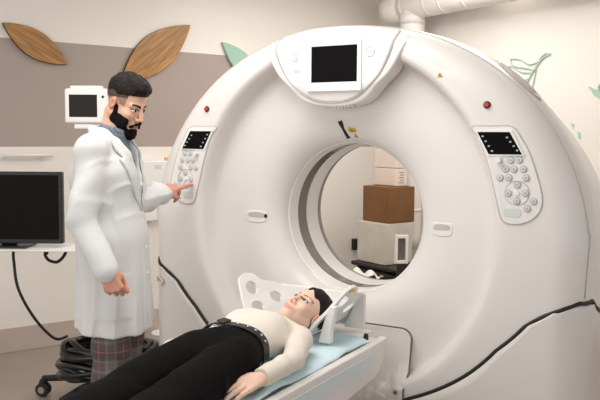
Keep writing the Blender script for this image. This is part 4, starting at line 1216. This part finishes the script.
for a, b, c_ in ((LS_, LE_, LW_), (RS_, RE_, RW_)): core.add(cone(a, b, .034, .027), .02).add(cone(b, c_, .027, .024), .01)
for x in (1, -1):
    core.add(cone((.06+x*.09, -1.28, .72), (.10+x*.105, -1.68, .706), .065, .05), .03).add(cone((.10+x*.105, -1.68, .706), (.17+x*.105, -2.12, .700), .05, .04), .02)
    core.add(cone((.17+x*.105, -2.12, .692), (.17+x*.12, -2.25, .715), .035, .026), .02)
V, F = surface(core, (-.35, -2.36, .62), (.46, -.72, .88), .010); parts.append((sb(V), F, 0))
def lay_hand(wrist, X, Zh, thumb_to, curls):
    X = unit(X); Z = unit(np.array(Zh)-X*(np.array(Zh)@X)); Y = np.cross(Z, X); Y = Y if Y@np.array(thumb_to) > 0 else -Y
    V, F, tips = hand_mesh(curls, [(.048, .044, -.012), (.078, .052, -.018), (.104, .052, -.022)], wrist, X, Y, Z, scale=.92, spread=.004, fore=.02)
    parts.append((V, F, 0))
    for p, d in tips:
        q = A3(wrist)+p[0]*X+p[1]*Y+p[2]*Z; dd = d[0]*X+d[1]*Y+d[2]*Z; nz = unit(Z-dd*(Z@dd)); 
        n_ = Solid().add(ell((0, 0, 0), (.0068, .0048, .0022)))
        v, f = surface(n_, (-.01, -.01, -.006), (.01, .01, .006), .0012); parts.append((xf(v, q+nz*.0052-dd*.001, dd, np.cross(nz, dd), nz).astype(float), f, 6))
lay_hand(sb(LW_), (-.16, -.98, -.02), (.45, -.05, .9), (-1, 0, 0), [(8, 10, 8), (9, 12, 8), (10, 14, 10), (12, 15, 10)])
lay_hand(sb(RW_), (.16, -.98, .02), (-.45, -.05, .9), (1, 0, 0), [(14, 18, 12), (16, 20, 14), (18, 22, 16), (20, 24, 18)])
wb = keep(to_mesh('body', parts, [SKINW, LIPS, BROW, EYEW, IRIS, SKIN, NAIL]), WOM)
s = Solid().add(ell((-.024, 0, .046), (.104, .0765, .090))).add(ell((-.085, .0, .050), (.050, .060, .055)), .03).add(ell((-.060, .020, .090), (.050, .050, .040)), .02)
for y in (1, -1): s.add(cone((-.045, y*.052, .01), (-.065, y*.035, -.06), .026, .022), .02)
s.sub(ell((-.008, .086, -.012), (.022, .02, .034)), .004)
s.warp(lambda P, d: .0015*np.sin(P[:, 1]*160+P[:, 2]*90))
s.cut(lambda P: .020+.62*P[:, 0]-.9*np.maximum(P[:, 0]-.045, 0)+.004*np.sin(P[:, 1]*130)-P[:, 2], .008)
V, F = surface(s, (-.16, -.11, -.10), (.12, .11, .16), .003)
keep(to_mesh('hair', [(xf(V*WS, WH, WX, WY, WZ).astype(float), F, 0)], [HAIR]), WOM)
# jumper
s = Solid().add(ell((.03, -.93, .738), (.168, .17, .100)))
for x in (1, -1):
    s.add(ell((.03+x*.068, -.945, .793), (.066, .072, .050)), .04)
    s.add(cone((.03+x*.05, -.800, .738), (.03+x*.165, -.840, .714), .052, .058), .03)
s.add(cone((.03, -.98, .738), (.03, -1.19, .730), .155, .150, (0, 0, 1), .63), .05)
s.add(cone(LS_, LE_, .056, .048), .02).add(cone(LE_, LW_, .047, .041), .012).add(cone(RS_, RE_, .056, .048), .02).add(cone(RE_, RW_, .047, .041), .012)
s.add(cone((.034, -.815, .728), tuple(A3((.034, -.815, .728))+unit(usb(WH-WZ*.06)-A3((.034, -.815, .728)))*.060), .060, .055), .02)
s.warp(lambda P, d: .0022*np.sin(60*P[:, 1]+25*P[:, 0]+10*P[:, 2])*np.sin(14*P[:, 0]+5*P[:, 1])+.0022*np.sin(85*P[:, 1]+30*P[:, 0])*np.exp(-((P[:, 1]+1.06)/.07)**2)*(np.abs(P[:, 0]-.03) > .19))
s.cut(lambda P: .653-P[:, 2], .01)
s.cut(lambda P: np.where(np.abs(P[:, 0]-.03) > .19, np.where(P[:, 0] > .03, -1.325, -1.268)-P[:, 1], -1), .003)
V, F = surface(s, (-.31, -1.39, .64), (.38, -.70, .88), .005)
keep(to_mesh('cream_jumper', [(sb(V), F, 0)], [SWEAT]), WOM)
# trousers
s = Solid().add(ell((.055, -1.27, .728), (.180, .17, .098))).add(cone((.045, -1.14, .730), (.05, -1.22, .730), .156, .168, (0, 0, 1), .61), .03)
for x in (1, -1):
    s.add(cone((.055+x*.094, -1.28, .725), (.105+x*.106, -1.72, .710), .106, .100, (0, 0, 1), .84), .014).add(cone((.105+x*.106, -1.72, .710), (.17+x*.105, -2.12, .705), .100, .092, (0, 0, 1), .72), .014)
s.warp(lambda P, d: -.007*(1-np.abs(np.sin(9*P[:, 0]+6*P[:, 1]+1.3*np.sin(8*P[:, 1]))))**4*np.clip((-1.2-P[:, 1])/.1, 0, 1)+.0045*np.sin(22*P[:, 0]+9*P[:, 1]+2*np.sin(7*P[:, 1]))*np.clip((-1.2-P[:, 1])/.1, 0, 1)+.004*np.sin(45*P[:, 0]+3*P[:, 1])*np.exp(-((P[:, 1]+1.22)/.06)**2))
s.cut(lambda P: .651-P[:, 2], .012).cut(lambda P: P[:, 1]+1.118, .004)
V, F = surface(s, (-.28, -2.25, .64), (.44, -1.08, .90), .0075)
keep(to_mesh('black_trousers', [(sb(V), F, 0)], [TROUS]), WOM)
# belt with eyelets
n = 72; V = []; F = []
def belt(t, y, o=0): 
    e = 2.6; cx = abs(math.cos(t))**(2/e)*math.copysign(1, math.cos(t)); sz = abs(math.sin(t))**(2/e)*math.copysign(1, math.sin(t))
    return tuple(sb((.045+(.160+o)*cx, y-.01*math.sin(t), max(.655, .730+(.098+o)*sz))))
for i in range(n):
    t = 2*PI*i/n; V += [belt(t, -1.112), belt(t, -1.110, .005), belt(t, -1.157, .008), belt(t, -1.159, .002)]
for i in range(n):
    j = (i+1) % n
    for k in range(4): F.append((i*4+k, i*4+(k+1) % 4, j*4+(k+1) % 4, j*4+k))
belt_o = keep(mod_bevel(from_data('belt', V, F, BELT), .002), WOM)
for t in np.linspace(.35, 2.6, 9):
    p = Vector(belt(t, -1.134, .0075)); q = Vector(belt(t, -1.134, .011))
    bm = bmesh.new(); bm_cyl(bm, p, q, .0055, .0045, 14)
    e = from_bm('belt_eyelet', bm, METAL, smooth=True); e.parent = belt_o
bm = bmesh.new()
for t in (1.75,): 
    p = Vector(belt(t, -1.134, .012)); bm_box(bm, (-.017, -.023, -.004), (.017, .023, .005), Matrix.Rotation(8*D2R, 3, 'Y'), p)
bk = mod_bevel(from_bm('belt_loop', bm, BELT), .004); bk.parent = belt_o
for x in (1, -1):
    s = Solid().add(cone((.17+x*.105, -2.12, .694), (.17+x*.12, -2.26, .718), .045, .034)).cut(lambda P: .652-P[:, 2], .005)
    V, F = surface(s, (.17+x*.12-.1, -2.34, .64), (.17+x*.12+.1, -2.02, .88), .007)
    keep(to_mesh('sock', [(sb(V), F, 0)], [BELT]), WOM)
